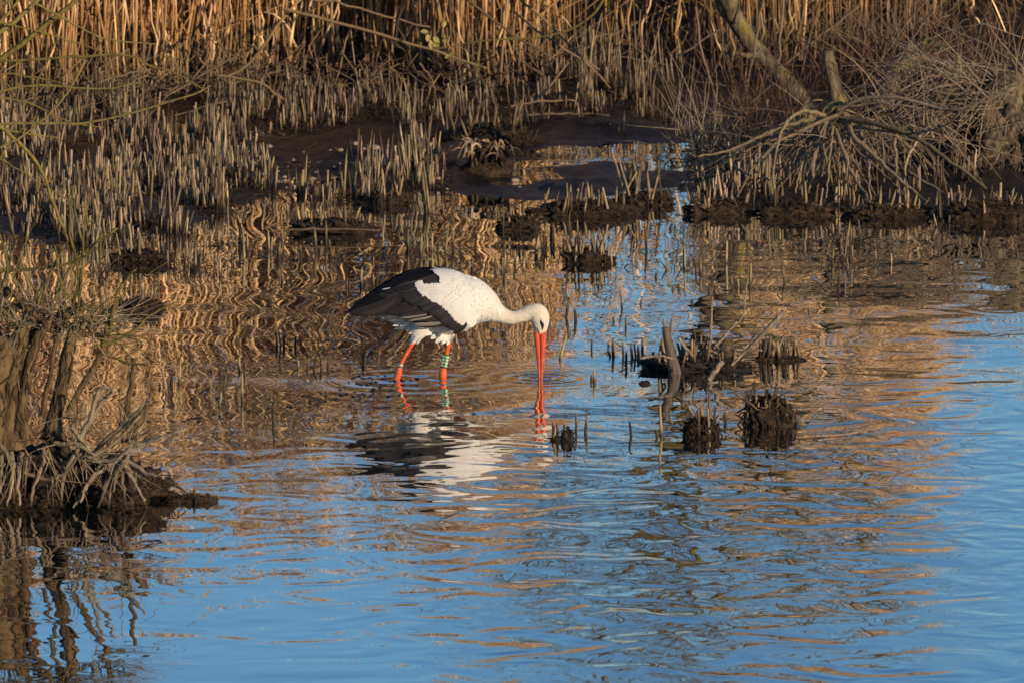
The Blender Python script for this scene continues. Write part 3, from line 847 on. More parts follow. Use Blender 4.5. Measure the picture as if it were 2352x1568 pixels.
# dead post and loose sticks on the root island
def local_limb(name, pts, Y, radii, mat, label, cat, **kw):
    return tag(limb(name, ipath(pts, Y, kw.pop("dY", 0.0)), radii, mat, None, **kw), label, cat)
g = ground(1548, 857)
POSTW = bark_material("wet_dead_wood", (0.05, 0.040, 0.032), (0.17, 0.135, 0.10), 0.0)
post = empty("dead_post", g, "broken grey dead post standing upright at the front of the root island", "post")
limb("trunk", ipath([(1553, 875), (1548, 845), (1538, 800), (1531, 768), (1529, 752)], g.y), [0.024, 0.023, 0.017, 0.0165, 0.015], POSTW, post, 16, 10, 0.0, 0.05)
limb("splinter", ipath([(1541, 765), (1543, 742), (1545, 724)], g.y), [0.007, 0.005, 0.002], DEAD, post, 6, 5)
limb("splinter", ipath([(1528, 748), (1525, 741), (1523, 733)], g.y), [0.008, 0.006, 0.002], DEAD, post, 6, 5)
STICKS = [([(1680, 838), (1740, 780), (1798, 718)], -.05, [0.006, 0.008, 0.010], "long pale stick slanting up to the right off the root island"),
          ([(1640, 800), (1668, 768), (1692, 738)], 0.1, [0.006, 0.006, 0.004], "short slanting stick in the middle of the root island"),
          ([(1628, 872), (1642, 850), (1662, 828)], -.25, [0.012, 0.011, 0.012], "thick broken stick leaning right in the water before the island"),
          ([(1630, 806), (1633, 745), (1636, 682)], 0.12, [0.006, 0.005, 0.004], "tall thin upright stick on the root island"),
          ([(1470, 822), (1510, 818), (1545, 822)], -.1, [0.006, 0.005, 0.004], "low stick lying left of the dead post"),
          ([(1640, 796), (1690, 803), (1752, 806)], 0.1, [0.005, 0.005, 0.004], "thin stick lying level behind the slanting stick"),
          ([(1558, 776), (1575, 800), (1590, 815)], 0.0, [0.006, 0.007, 0.008], "dark stick leaning on the island just right of the post"),
          ([(1702, 812), (1722, 785), (1745, 760)], 0.0, [0.004, 0.004, 0.003], "thin stick rising beside the long pale stick"),
          ([(1650, 770), (1700, 738), (1712, 690), (1716, 640)], 0.3, [0.004, 0.004, 0.003], "thin bent twig rising behind the root island"),
          ([(1675, 955), (1690, 965), (1683, 985)], -1.0, [0.004, 0.004, 0.003], "small hooked black twig between the two brown clumps")]
for pts, dy, rad, lab in STICKS:
    local_limb("stick", pts, g.y + dy, rad, DEAD, lab, "stick", n=10, k=6, wob=0.002)
for (px_, py_, w, lab) in [(1480, 880, 28, "black floating lump in the water left of the post's reflection"), (1854, 970, 9, "tiny black lump floating right of the tall clump")]:
    q = ground(px_, py_)
    o = tag(link("floating_lump", lump_mesh("floating_lump", w / 1200, w / 1200 * .8, w / 2600, 3, .3, 4, px_, .3), DARKLUMP), lab, "lump"); o.location = q
# floating leaf in front
q = ground(1035, 1192)
bm = bmesh.new()
ring = [(-.038, 0, .0), (-.01, .012, .008), (.025, .01, .018), (.034, .0, .022), (.02, -.012, .006), (-.012, -.012, .002)]
f = bm.faces.new([bm.verts.new(v) for v in ring])
r = bmesh.ops.extrude_face_region(bm, geom=[f]); bmesh.ops.translate(bm, verts=[v for v in r["geom"] if isinstance(v, bmesh.types.BMVert)], vec=(0, 0, .003))
bmesh.ops.recalc_face_normals(bm, faces=bm.faces)
me = bpy.data.meshes.new("floating_leaf"); bm.to_mesh(me); bm.free()
o = tag(link("floating_leaf", me, DEAD), "curled dead leaf floating under the stork's reflection", "leaf"); o.location = q + Vector((0, 0, .001))
# dark flecks on the water
fm = lump_mesh("floating_fleck", 1, 1, .35, 2, .25, 3, 3, .4); fm.materials.append(DARKLUMP)
FL = [(300 + 0, 0)]
flecks = []
for cx_, cy_ in [(620,598),(672,635),(752,607),(838,598),(882,583),(900,568),(960,572),(957,600),(925,606),(1027,583),(1090,538),(1133,556),(1190,528),(1147,575),(1222,566),(1272,497),(1340,497),(1383,508),(1520,537),(1530,492),(1690,470),(1712,480),(1720,488),(1858,388),(1873,426),(1870,474),(1918,443),(1935,470),(1960,370),(2000,358),(2000,388),(1998,433),(2055,415),(2085,420),(2155,320),(2120,340),(2140,383),(2170,372),(2240,358),(2190,280),(2225,400),(2280,410),(310,612)]:
    flecks.append((188 + cx_ * .28, 800 + cy_ * .28, random.uniform(3.0, 6)))
for cx_, cy_ in [(250,1185),(300,1170),(330,1190),(360,1195),(400,1185),(430,1195),(300,1245),(280,1240),(320,1255),(460,1225),(420,1230),(530,1195),(560,1200),(520,1255),(500,1280),(440,1290),(430,1310),(435,1338),(410,1355),(150,1345),(180,1340),(130,1350),(330,1335),(350,1340),(580,1365),(75,1390),(205,1225),(380,1255),(480,1170),(550,1165),(600,1220),(640,1215),(720,1215),(795,1208),(860,1193),(700,1200),(310,1385),(245,1365),(685,1350)]:
    flecks.append((752.6 + cx_ * .24, 583 + cy_ * .24, random.uniform(3.5, 8)))
for px_, py_, w in flecks:
    q = ground(px_, py_)
    o = bpy.data.objects.new("floating_fleck", fm)
    o.location = q + Vector((0, 0, .001))
    s = w / 1200 * 1.35
    o.scale = (s, s * random.uniform(1.4, 2.8), s * 1.3)
    o.rotation_euler = (0, 0, random.uniform(-.5, .5))
    col.objects.link(o)
    if px_ < 700: tag(o, "small dark fleck floating in the scattered row left of the stork", "fleck", "flecks left of the stork")
    else: tag(o, "small dark fleck floating in the cluster beside the stork's rear leg", "fleck", "flecks by the stork's rear leg")

# pebbles on the mud
stone_meshes = []
for i in range(6):
    m_ = lump_mesh("stone", 1, 0.8, 0.55, 3, 0.22, 2.0, 60 + i, 0.3); m_.materials.append(STONE); stone_meshes.append(m_)
ST = [(1820,1005,30),(1980,1050,26),(2050,1000,14),(1825,1075,34),(1880,1125,16),(1920,1160,20),(1945,1110,20),(2035,1190,26),(2100,1170,28),(2140,1140,28),(2160,1105,24),
      (2160,1075,14),(2255,1130,20),(2290,1120,20),(2300,1160,26),(2300,1050,30),(2040,1155,18),(2090,1118,16),(1355,1195,42),(1390,1285,34),(1300,1290,12),(1700,1110,50),(1880,1195,34),(1800,1095,14)]
stones = [(a * .34, b * .34, c * .34) for a, b, c in ST]
ST3 = [(185,1015,34),(85,1050,28),(140,1078,26),(40,1130,22),(85,1160,24),(160,1120,20),(250,1080,26),(320,1030,44),(745,1200,26),(745,1262,14),(805,1243,14),(1295,1243,18),(1265,1185,34),(2165,1272,48),(1900,870,20)]
stones += [(752.6 + a * .34, b * .34, c * .34) for a, b, c in ST3]
for i in range(26):
    stones.append((random.uniform(600, 880), random.uniform(338, 428), random.uniform(3, 8)))
for i, (px_, py_, w) in enumerate(stones):
    q = ground(px_, py_, 0.03)
    zz = tz(q.x, q.y)
    s = w / (2 * 480) * 1.7
    o = bpy.data.objects.new("stone", stone_meshes[i % 6])
    o.location = (q.x, q.y, max(zz, 0.0) + s * 0.2)
    o.scale = (s, s, s)
    o.rotation_euler = (0, 0, random.uniform(0, 6.28))
    col.objects.link(o)
    if 590 < px_ < 900: tag(o, "small pale brown stone on the pebbly dark mud above the water", "stone", "pebbles on the mud flat")
    elif px_ < 590: tag(o, "flat brown stone lying among the left stubble", "stone", "stones in the left stubble")
    else: tag(o, "small stone on the wet mud spit right of the stub patch", "stone", "stones on the mud spit")

# ------------------------------------------------------------------ trees
def twig_paths(starts, n, length, spread, r0, droop=0.3, S=8, up=0.0, jit=0.0):
    """arching twigs from (point, direction) starts"""
    P, R = [], []
    for _ in range(n):
        p0, d0 = random.choice(starts)
        d = (Vector(d0).normalized() + Vector((random.gauss(0, spread), random.gauss(0, spread * .6), random.gauss(up, spread)))).normalized()
        L = length * random.uniform(0.4, 1.2)
        p = Vector(p0) + Vector((random.gauss(0, jit), random.gauss(0, jit), random.gauss(0, jit * .7)))
        pts = []
        curl = Vector((random.gauss(0, .35), random.gauss(0, .25), -droop * random.uniform(0, 1.2)))
        for i in range(S):
            pts.append(p[:])
            p = p + d * (L / (S - 1))
            d = (d + curl * (1.0 / (S - 1)) + Vector((random.gauss(0, .06), random.gauss(0, .06), random.gauss(0, .06)))).normalized()
        P.append(pts)
        R.append(np.linspace(1, 0.25, S) * r0 * random.uniform(0.5, 1.2))
    return np.array(P), np.array(R)
def twigs(name, parent, starts, n, length, spread, r0, mat, droop=0.3, up=0.0):
    P, R = twig_paths(starts, n, length, spread, r0, droop, 8, up, min(0.07, length * 0.13))
    o = link(name, tubes(name, P, R, 4), mat, parent)
    o["kind"] = "stuff"
    return o
def leaf_mesh(L, W):
    bm = bmesh.new()
    pts = [(0, 0), (0.25, .42), (0.5, .5), (0.78, .33), (1, 0), (0.78, -.33), (0.5, -.5), (0.25, -.42)]
    top = [bm.verts.new((a * L, b * W, 0.12 * W * abs(b) * 2)) for a, b in pts]
    mid = [bm.verts.new((a * L, 0, -0.02 * W)) for a in (0.25, 0.5, 0.78)]
    for q in ([0, 1, 8], [1, 2, 9, 8], [2, 3, 10, 9], [3, 4, 10], [4, 5, 10], [5, 6, 9, 10], [6, 7, 8, 9], [7, 0, 8]):
        allv = top + mid
        bm.faces.new([allv[i] for i in q])
    bmesh.ops.recalc_face_normals(bm, faces=bm.faces)
    me = bpy.data.meshes.new("leaf")
    bm.to_mesh(me); bm.free()
    md = None
    return me
LEAFM = simple("autumn_leaf", (0.30, 0.25, 0.07), 0.6, 0.3)
leafme = leaf_mesh(0.05, 0.032); leafme.materials.append(LEAFM)
def leaf(parent, px_, py_, Y, size, ang):
    o = bpy.data.objects.new("leaf", leafme)
    o.parent = parent
    o.matrix_parent_inverse = Matrix.Translation(-Vector(parent.location))
    o.location = at(px_, py_, Y)
    o.rotation_euler = (math.radians(65) + random.gauss(0, .3), ang, random.gauss(0, .4))
    o.scale = (size,) * 3
    col.objects.link(o)

def strips(parent, pts, radii, n, mat, r=0.003, off=1.02, name="bark_strips"):
    """stringy bark and rootlets clinging along a trunk"""
    C = spline(pts, 40); R = np.interp(np.linspace(0, 1, 40), np.linspace(0, 1, len(radii)), radii)
    P = []
    for _ in range(n):
        i0 = random.randrange(0, 32); L = random.randrange(5, 9)
        a = random.uniform(0, 6.28); da = random.gauss(0, .12); up = random.uniform(.95, 1.25)
        P.append([C[min(39, i0 + j)] + R[min(39, i0 + j)] * off * (1 + (up - 1) * (j / L) ** 2) * np.array([math.cos(a + da * j), math.sin(a + da * j), 0]) for j in range(L)][:5])
    P = np.array([q + [q[-1]] * (5 - len(q)) for q in P])
    o = link(name, tubes(name, P, rng.uniform(.4, 1.1, (n, 1)) * r * np.array([[.5, 1, 1, .8, .3]]), 4), mat, parent)
    o["kind"] = "stuff"
# leaning willow trunk
YT1 = 7.9
g = at(1850, 262, YT1)
t1 = empty("leaning_willow", (g.x, g.y, tz(g.x, g.y)), "leaning grey willow trunk with yellow lichen, rising out of the top of the picture", "tree")
limb("trunk", ipath([(1862, 285), (1834, 221), (1790, 170), (1742, 119), (1698, 61), (1664, 0), (1640, -80), (1610, -200), (1560, -420), (1500, -700)], YT1, 0.4),
     [0.058, 0.044, 0.039, 0.040, 0.044, 0.047, 0.05, 0.05, 0.04, 0.02], BARK, t1, 30, 14, 0.003, 0.02)
LIMBS = [([(1645, -60), (1720, -160), (1790, -300), (1830, -480), (1850, -700)], [0.05, 0.045, 0.035, 0.02, 0.01]),
         ([(1690, 40), (1660, -30), (1655, -120), (1700, -260)], [0.045, 0.045, 0.04, 0.02]),
         ([(1610, -200), (1540, -330), (1500, -520), (1420, -800), (1400, -1100)], [0.035, 0.03, 0.025, 0.018, 0.01]),
         ([(1590, -300), (1600, -500), (1580, -800), (1560, -1150)], [0.03, 0.025, 0.02, 0.01]),
         ([(1790, -300), (1700, -500), (1660, -800)], [0.03, 0.022, 0.012]),
         ([(1760, -220), (1880, -300), (2000, -340)], [0.03, 0.022, 0.012]),
         ([(1880, -300), (1960, -420), (2010, -620), (2000, -800)], [0.02, 0.016, 0.012, 0.006]),
         ([(1570, -270), (1420, -380), (1300, -480), (1230, -560), (1200, -800)], [0.022, 0.018, 0.014, 0.010, 0.005]),
         ([(1640, -100), (1560, -150), (1440, -120), (1400, -50), (1388, 0)], [0.018, 0.014, 0.010, 0.008, 0.007])]
for pts, rad in LIMBS:
    limb("limb", ipath(pts, YT1, -0.3), rad, BARK, t1, 16, 8, 0.006, 0.05)
limb("stub_branch", ipath([(1742, 125), (1715, 128), (1690, 122)], YT1, -.1), [0.02, 0.012, 0.006], BARK, t1, 8, 6)
starts = [(at(x_, y_, YT1 - .1), (dx, 0, 1)) for x_, y_, dx in [(1540, -330, -.8), (1500, -520, -.5), (1420, -800, -.6), (1600, -500, .2), (1580, -800, .2), (1830, -480, .5), (1790, -300, .6), (1700, -500, .3), (1660, -800, 0), (1560, -1000, 0), (1850, -650, .3), (1500, -650, -.4), (1300, -700, -.3), (1250, -520, -.5), (1950, -420, .6), (2000, -600, .5), (1380, -420, -.7)]]
twigs("twigs", t1, starts, 430, 1.1, 0.7, 0.005, SHOOT, 0.5)
ht = ipath([(1388, -6), (1376, 16), (1358, 37), (1310, 68), (1229, 88), (1144, 91), (1076, 99), (1004, 112), (990, 108)], YT1 - .3, -0.1)
limb("hanging_twig", ht, [0.0075, 0.0065, 0.005, 0.0045, 0.0035, 0.003], SHOOT, t1, 30, 6)
YL = YT1 - 0.42
limb("hanging_twig", ipath([(1004, 112), (998, 90), (1012, 60), (1018, 42)], YL), [0.002, 0.002, 0.0015], SHOOT, t1, 10, 4)
for (px_, py_, s_, a_) in [(965, 73, 1.15, .1), (983, 78, 1.0, 1.7), (975, 88, .9, .5), (988, 92, 1.2, 1.4), (995, 85, 1.1, .7), (1020, 48, .9, 1.57), (1020, 78, .8, 1.0), (1016, 92, .8, .3), (1022, 135, .9, -.6), (992, 102, .9, 0.2), (1036, 128, .8, -.5)]:
    leaf(t1, px_, py_, YL - .01, s_ * .75, a_)

# broken stump with stilt roots
YT2 = 5.9
g = at(1935, 470, YT2)
t2 = empty("root_stump", (g.x, g.y, 0), "broken grey willow stump standing on spreading pale stilt roots", "stump")
def C4(*q): return [(1552 + a * .34, b * .34) for a, b in q]
limb("trunk", ipath(C4((1150, 800), (1115, 730), (1085, 640), (1060, 520), (1042, 440), (1030, 345)), YT2), [0.05, 0.044, 0.034, 0.029, 0.03, 0.022], BARK, t2, 18, 10, 0.002, 0.04)
limb("trunk", ipath(C4((1110, 700), (1050, 720), (990, 780), (940, 860)), YT2, -.05), [0.028, 0.024, 0.02, 0.013], BARK, t2, 10, 8, 0.002, 0.06)
limb("trunk", ipath(C4((1100, 720), (1150, 790), (1175, 850), (1180, 900)), YT2, -.1), [0.032, 0.028, 0.024, 0.014], BARK, t2, 10, 8, 0.002, 0.08)
ROOTS = [((1180, 810), (1400, 850), (1650, 950), (1900, 1130), (2200, 1350)), ((1170, 850), (1200, 930), (1330, 1040), (1430, 1140), (1560, 1255), (1700, 1370)),
         ((1400, 1110), (1550, 1160), (1700, 1240), (1850, 1330)), ((1080, 880), (1130, 1050), (1200, 1310)), ((1090, 900), (1180, 1150), (1320, 1370)),
         ((1010, 810), (1000, 1000), (1080, 1330)), ((1020, 820), (960, 980), (890, 1340)), ((990, 880), (930, 1080), (880, 1190)),
         ((1090, 780), (940, 840), (820, 900), (690, 960), (560, 1090), (480, 1210), (375, 1410)), ((950, 820), (850, 820), (700, 870), (370, 1010), (150, 1060)),
         ((1000, 780), (900, 755), (800, 780), (720, 870), (690, 970), (660, 1200), (650, 1420)), ((1100, 740), (1250, 670), (1400, 655), (1560, 670), (1800, 740), (1900, 740), (2100, 680), (2300, 590)),
         ((1180, 720), (1350, 700), (1500, 715), (1850, 750)), ((1190, 860), (1400, 890), (1600, 905), (1800, 860), (1920, 760)), ((1200, 1000), (1350, 1130), (1480, 1250), (1600, 1400)),
         ((1130, 900), (1160, 1100), (1240, 1240)), ((1200, 1100), (1300, 1250), (1410, 1400)), ((1650, 920), (1560, 1100), (1540, 1330)), ((1480, 940), (1490, 1150), (1500, 1330)),
         ((400, 1130), (450, 1160), (520, 1190)), ((600, 1310), (700, 1240), (760, 1180)), ((1060, 860), (1040, 1060), (1020, 1330)), ((970, 900), (900, 1000), (840, 1160), (800, 1330)),
         ((1250, 900), (1300, 1100), (1310, 1330)), ((160, 1240), (300, 1120), (420, 1030)), ((400, 1260), (520, 1215), (640, 1205))]
for i, rt in enumerate(ROOTS):
    big = 0.0135 if i < 2 else (0.010 if i < 12 else 0.0075)
    limb("root", ipath(C4(*rt), YT2 - 0.1, random.uniform(-.75, -.2)), [big, big * .85, big * .65, big * .45], ROOT, t2, 22, 6, 0.0022)
starts = [(at(1552 + a * .34, b * .34, YT2 + random.uniform(-.1, .5)), (dx, -.2, dz)) for a, b, dx, dz in [(1000, 850, -.8, -.5), (1150, 880, .5, -.6), (1050, 900, 0, -1), (1300, 800, 1, .2), (1200, 750, 1, .4), (1400, 900, .8, -.5), (1500, 700, .6, .5), (900, 950, -.6, -.6), (1700, 800, .5, .2)]]
twigs("rootlets", t2, starts, 130, 0.42, 0.9, 0.003, TWIG, 0.4)

starts = [(at(1552 + a * .34, b * .34, YT2 + random.uniform(-.15, .25)), (dx, -.35, -.5)) for a, b, dx in [(1000, 850, -.7), (1100, 860, -.2), (1180, 860, .3), (1300, 850, .6), (1450, 880, .5), (1600, 930, .4), (850, 890, -.6), (700, 960, -.5), (1050, 800, 0), (1750, 900, .6), (1250, 700, .8)]]
twigs("stilt_roots", t2, starts, 120, 0.5, 0.5, 0.0034, ROOT, 1.1)
# leaning log behind
YT3 = 6.6
g = at(2015, 230, YT3)
t3 = empty("leaning_log", (g.x, g.y, tz(g.x, g.y)), "thick leaning willow log behind the stump, tilted up to the right", "log")
limb("trunk", ipath(C4((1330, 760), (1420, 640), (1500, 500), (1600, 350)), YT3, .2), [0.07, 0.062, 0.055, 0.05], BARK, t3, 16, 12, 0.005, 0.08)
limb("limb", ipath(C4((1560, 330), (1640, 340), (1690, 240), (1680, 150)), YT3, -.1), [0.014, 0.014, 0.010, 0.006], BARK, t3, 12, 6, 0.003)
starts = [(at(1552 + a * .34, b * .34, YT3 + random.uniform(-.5, .3)), (dx, -.2, dz)) for a, b, dx, dz in [(1600, 360, .6, .5), (1500, 480, .9, .3), (1700, 450, .8, -.3), (1650, 420, -.6, -.5), (1450, 560, -.5, .3)]]
twigs("twigs", t3, starts, 60, 0.5, 0.7, 0.003, TWIG, 0.3)
# hollow root mound at the right edge
YT4 = 6.2
g = at(2330, 380, YT4)
t4 = empty("root_mound", (g.x, g.y, 0.0), "large shaggy willow root mound with a dark hollow at the right edge", "stump")
o = link("mound", lump_mesh("mound", 0.27, 0.26, 0.36, 5, 0.4, 3.4, 71, .3), SHAGGY, t4); o.matrix_parent_inverse = Matrix(); o.location = (0.03, 0.1, 0.1)
limb("trunk", ipath([(2290, 330), (2310, 240), (2352, 190), (2440, 150)], YT4, .1), [0.10, 0.095, 0.085, 0.07], BARK, t4, 14, 12, .004, .08)
limb("trunk", ipath([(2200, 330), (2235, 260), (2260, 210), (2275, 160)], YT4 + .5), [0.06, 0.05, 0.04, 0.03], BARK, t4, 12, 10, .004, .08)
starts = [(at(px_, py_, YT4 - .25), (dx, -.4, dz)) for px_, py_, dx, dz in [(2250, 290, -.4, -1), (2300, 240, -.2, -1), (2340, 220, 0, -1), (2230, 350, -.5, -1), (2290, 330, -.2, -1), (2352, 260, 0, -1), (2330, 350, 0, -1)]]
mv = [(o.matrix_local @ v.co + Vector(t4.location)) for v in o.data.vertices if v.co.y < 0.05]
starts = [(p_[:], (random.gauss(0, .5), -.5, -1)) for p_ in random.sample(mv, 260)]
twigs("hanging_roots", t4, starts, 420, 0.16, 0.4, 0.0028, TWIG, 0.8)
starts = [(at(px_, py_, YT4 - .1), (dx, -.3, dz)) for px_, py_, dx, dz in [(2250, 200, -.8, .3), (2300, 200, -.6, .4), (2230, 260, -1, 0), (2340, 180, -.3, .8)]]
twigs("twigs", t4, starts, 60, 0.5, 0.5, 0.003, TWIG, 0.3)
# thickets
def thicket(px_, py_, Y, label, cen, n, length, r0, mat, spread=.5, droop=.2):
    g_ = at(px_, py_, Y)
    b = empty("twig_thicket", (g_.x, g_.y, max(0, tz(g_.x, g_.y))), label, "bush")
    st = [(at(a, c, Y + random.uniform(-.4, .4)), (dx, -.1, dz)) for a, c, dx, dz in cen]
    for p0, d0 in st:
        P, R = twig_paths([(p0, d0)], 1, length * 1.1, .2, r0 * 1.7, .1)
        link("stem", tubes("stem", P, R, 5), mat, b)
    twigs("twigs", b, st, n, length, spread, r0, mat, droop)
thicket(1640, 400, 6.4, "grey tangle of fine curved twigs left of the stump roots", [(1570, 300, 0, 1), (1720, 390, -.6, .6), (1600, 330, -.3, 1), (1640, 380, .1, 1), (1660, 340, -.5, .8), (1680, 400, -.8, .5), (1620, 420, .4, .7), (1700, 360, -.4, .9)], 120, .42, .0026, TWIG, .55, .1)
thicket(1980, 250, 7.0, "reddish thicket of thin twigs behind the broken stump", [(1930, 230, .2, 1), (1970, 210, .3, 1), (2010, 220, .5, 1), (2050, 200, .2, 1), (1900, 200, .1, 1), (1950, 170, .5, .8)], 110, .5, .0028, RTWIG, .5, .1)
thicket(2120, 330, 6.3, "tangle of bare grey twigs between the stump and the root mound", [(2080, 330, .5, .8), (2120, 300, .3, 1), (2160, 340, -.4, 1), (2200, 300, .3, 1), (2060, 280, .8, .5), (2240, 330, -.6, .8)], 80, .55, .003, TWIG, .7, .3)
thicket(2240, 180, 7.4, "brown thicket under the bright reeds near the right edge", [(2200, 190, .2, 1), (2260, 170, -.3, 1), (2310, 160, .1, 1), (2150, 170, -.2, 1)], 90, .45, .0028, RTWIG, .5, .2)
thicket(1760, 300, 6.9, "dark low twigs at the foot of the leaning trunk", [(1740, 300, -.3, 1), (1790, 290, .1, 1), (1830, 320, -.4, 1), (1710, 260, -.2, 1)], 110, .4, .0026, RTWIG, .5, .1)

BARKSTRIP = stalk_material("bark_strip", (0.09, 0.058, 0.03), (0.17, 0.112, 0.06), 0.0, 0.5, 0.3, 1.2, False)
# ------------------------------------------------------------------ foreground willow on the left
YF = -3.0
g = ground(150, 1150)
YF = g.y
tf = empty("foreground_willow", (g.x, g.y, 0), "blurred foreground willow stump with bare twigs and hanging roots at the left edge", "tree")
F = lambda *q: [(a * .42, 564 + b * .42) for a, b in q]
o = link("root_mass", lump_mesh("root_mass", 0.27, 0.22, 0.15, 5, .6, 4.2, 81, .4), ROOTMASS, tf); o.matrix_parent_inverse = Matrix(); o.location = (-0.16, .08, 0.02)
o = link("root_mass", lump_mesh("root_mass", 0.17, 0.15, 0.095, 5, .6, 4.6, 83, .4), ROOTMASS, tf); o.matrix_parent_inverse = Matrix(); o.location = (0.17, .05, 0.03)
TR = [(F((290, 1060), (290, 980), (330, 800), (370, 600), (400, 480)), [0.05, 0.027, 0.022, 0.022, 0.018]),
      (F((60, 1100), (40, 950), (60, 750), (90, 560), (130, 420)), [0.055, 0.034, 0.03, 0.034, 0.02]),
      (F((150, 1080), (110, 930), (150, 700), (200, 520), (260, 430)), [0.04, 0.021, 0.017, 0.017, 0.015]),
      (F((-80, 1100), (-60, 900), (-20, 650), (20, 500)), [0.08, 0.06, 0.06, 0.05]),
      (F((690, 1060), (685, 1000), (705, 850), (735, 620)), [0.022, 0.0115, 0.010, 0.007]),
      (F((230, 930), (260, 780), (300, 560), (300, 480)), [0.010, 0.009, 0.009, 0.007]),
      (F((380, 900), (450, 760), (530, 640), (570, 520), (610, 380), (640, 310)), [0.012, 0.012, 0.012, 0.011, 0.010, 0.008]),
      (F((690, 760 + 260), (760, 950), (800, 870)), [0.012, 0.02, 0.006])]
for pts, rad in TR:
    limb("trunk", ipath(pts, YF), rad, BARK2, tf, 18, 9, .002, .06)
    if rad[0] > .03: strips(tf, ipath(pts, YF), rad, 90, BARKSTRIP, .0045)
KN = [F((0, 350), (150, 330), (300, 420), (450, 480), (600, 490)), F((60, 620), (180, 480), (300, 380), (480, 330)), F((0, 480), (150, 420), (330, 460), (480, 400)),
      F((250, 420), (420, 350), (520, 340)), F((0, 260), (90, 290), (180, 360), (260, 440))]
for pts in KN:
    limb("knotted_limb", ipath(pts, YF, random.uniform(-.1, .1)), [0.015, 0.013, 0.012, 0.006], BARK2, tf, 18, 7, .007, .2)
FR = [F((0, 1090), (150, 1250), (330, 1260), (440, 1130)), F((440, 1090), (360, 1230), (330, 1420)), F((660, 1190), (620, 1270), (590, 1420)), F((665, 1190), (670, 1300), (690, 1440)),
      F((670, 1190), (720, 1270), (790, 1390)), F((655, 1190), (580, 1300), (540, 1430)), F((650, 1180), (500, 1270), (440, 1400)), F((690, 1170), (800, 1240), (900, 1270)),
      F((480, 1150), (560, 1180), (660, 1150), (720, 1080)), F((240, 1100), (230, 1200), (180, 1330), (170, 1420)), F((60, 1130), (70, 1250), (40, 1420)), F((120, 1130), (100, 1280), (110, 1420)),
      F((10, 1150), (0, 1300), (-20, 1420)), F((300, 1080), (420, 1090), (520, 1150)), F((400, 1000), (470, 1090), (520, 1140), (640, 1060), (760, 930)), F((520, 1130), (600, 1040), (700, 960), (790, 860)),
      F((430, 1070), (500, 930), (540, 780), (630, 790)), F((460, 1010), (560, 850), (620, 790)), F((700, 1150), (640, 1240), (620, 1350)), F((560, 1190), (470, 1320), (400, 1430)),
      F((720, 1100), (850, 1060), (1010, 1000))]
for i, pts in enumerate(FR):
    limb("root", ipath(pts, YF - .12, -.1), [0.0095, 0.008, 0.0065, 0.004], ROOT if i < 13 else TWIG, tf, 16, 6, .002)
starts = [(at(a * .42, 564 + b * .42, YF - .15), (dx, -.3, -1)) for a, b, dx in [(60, 1140, 0), (160, 1150, .1), (260, 1120, .1), (350, 1180, .2), (450, 1160, .3), (600, 1200, .1), (680, 1210, .3), (20, 1200, 0), (300, 1250, .2)]]
twigs("hanging_roots", tf, starts, 90, .16, .5, .0026, ROOT, .6)
for mo in [c_ for c_ in tf.children if c_.name.startswith("root_mass")]:
    mv = [(Matrix.Translation(mo.location) @ v.co + Vector(tf.location)) for v in mo.data.vertices if v.co.y < 0.08 and v.co.z > -.02]
    twigs("rootlets", tf, [(p_[:], (random.gauss(0, .6), -.6, random.gauss(-.3, .6))) for p_ in random.sample(mv, 200)], 230, .09, .5, .0022, BROWNLEAF, .8)
starts = [(at(a * .42, 564 + b * .42, YF), (dx, -.1, dz)) for a, b, dx, dz in [(130, 420, -.2, 1), (260, 430, .3, 1), (400, 470, .5, .9), (330, 400, .2, 1), (60, 480, 0, 1), (470, 400, .8, .5), (200, 350, .3, 1), (520, 420, 1, .1), (600, 480, 1, .2), (20, 400, .2, 1)]]
twigs("twigs", tf, starts, 26, .34, .6, .0034, SHOOT, .2)
twigs("dead_twigs", tf, starts, 190, .25, .9, .0025, TWIG, .3)
starts = [(at(a * .42, 564 + b * .42, YF), (dx, -.1, dz)) for a, b, dx, dz in [(430, 1000, .5, .9), (300, 1060, .6, .5), (660, 1040, .3, 1), (520, 1140, .8, .3), (90, 1060, .3, .7), (720, 1080, .9, .4)]]
twigs("dead_twigs", tf, starts, 110, .22, .6, .0026, TWIG, .2)
# its long green shoots, arching in from beyond the left edge
SH = [(c2((-700, 900), (-300, 560), (0, 400), (330, 150), (520, 0), (640, -120)), .0125), (c2((-400, 420), (0, 220), (260, 0), (350, -80)), .0105), (c2((-200, 300), (0, 150), (130, 0)), .009),
      (c2((-300, 440), (0, 420), (400, 390), (850, 375), (1000, 440), (1200, 500), (1420, 640)), .0055), (c2((-300, 720), (0, 620), (250, 580), (700, 600), (960, 555)), .0055),
      (c2((-300, 850), (0, 840), (300, 835), (600, 830), (900, 760), (1300, 640), (1420, 580)), .006), (c2((-300, 850), (0, 880), (200, 905), (400, 935)), .005),
      (c2((-100, 800), (40, 890), (200, 1040), (300, 1200), (350, 1350), (430, 1540), (460, 1640)), .0075), (c2((200, 0), (440, 130), (700, 260), (1050, 300)), .0045),
      (c2((-300, 560), (0, 500), (200, 520), (420, 560)), .005), (c2((-200, 960), (100, 1130), (330, 1280), (600, 1420)), .004), (c2((-200, 40), (0, 30), (200, -60)), .009),
      (c2((0, 1000), (180, 900), (400, 700), (520, 520), (600, 380)), .0045), (c2((-100, 130), (160, 190), (420, 260), (700, 350)), .0045),
      (c2((-100, 1250), (60, 980), (200, 830), (330, 700)), .004), (c2((-100, 640), (200, 700), (480, 830), (700, 860)), .004)]
for pts, r_ in SH:
    limb("shoot", ipath(pts, YF + .3, .15), [r_, r_ * .9, r_ * .7, r_ * .45], SHOOT, tf, 26, 6, .0012)
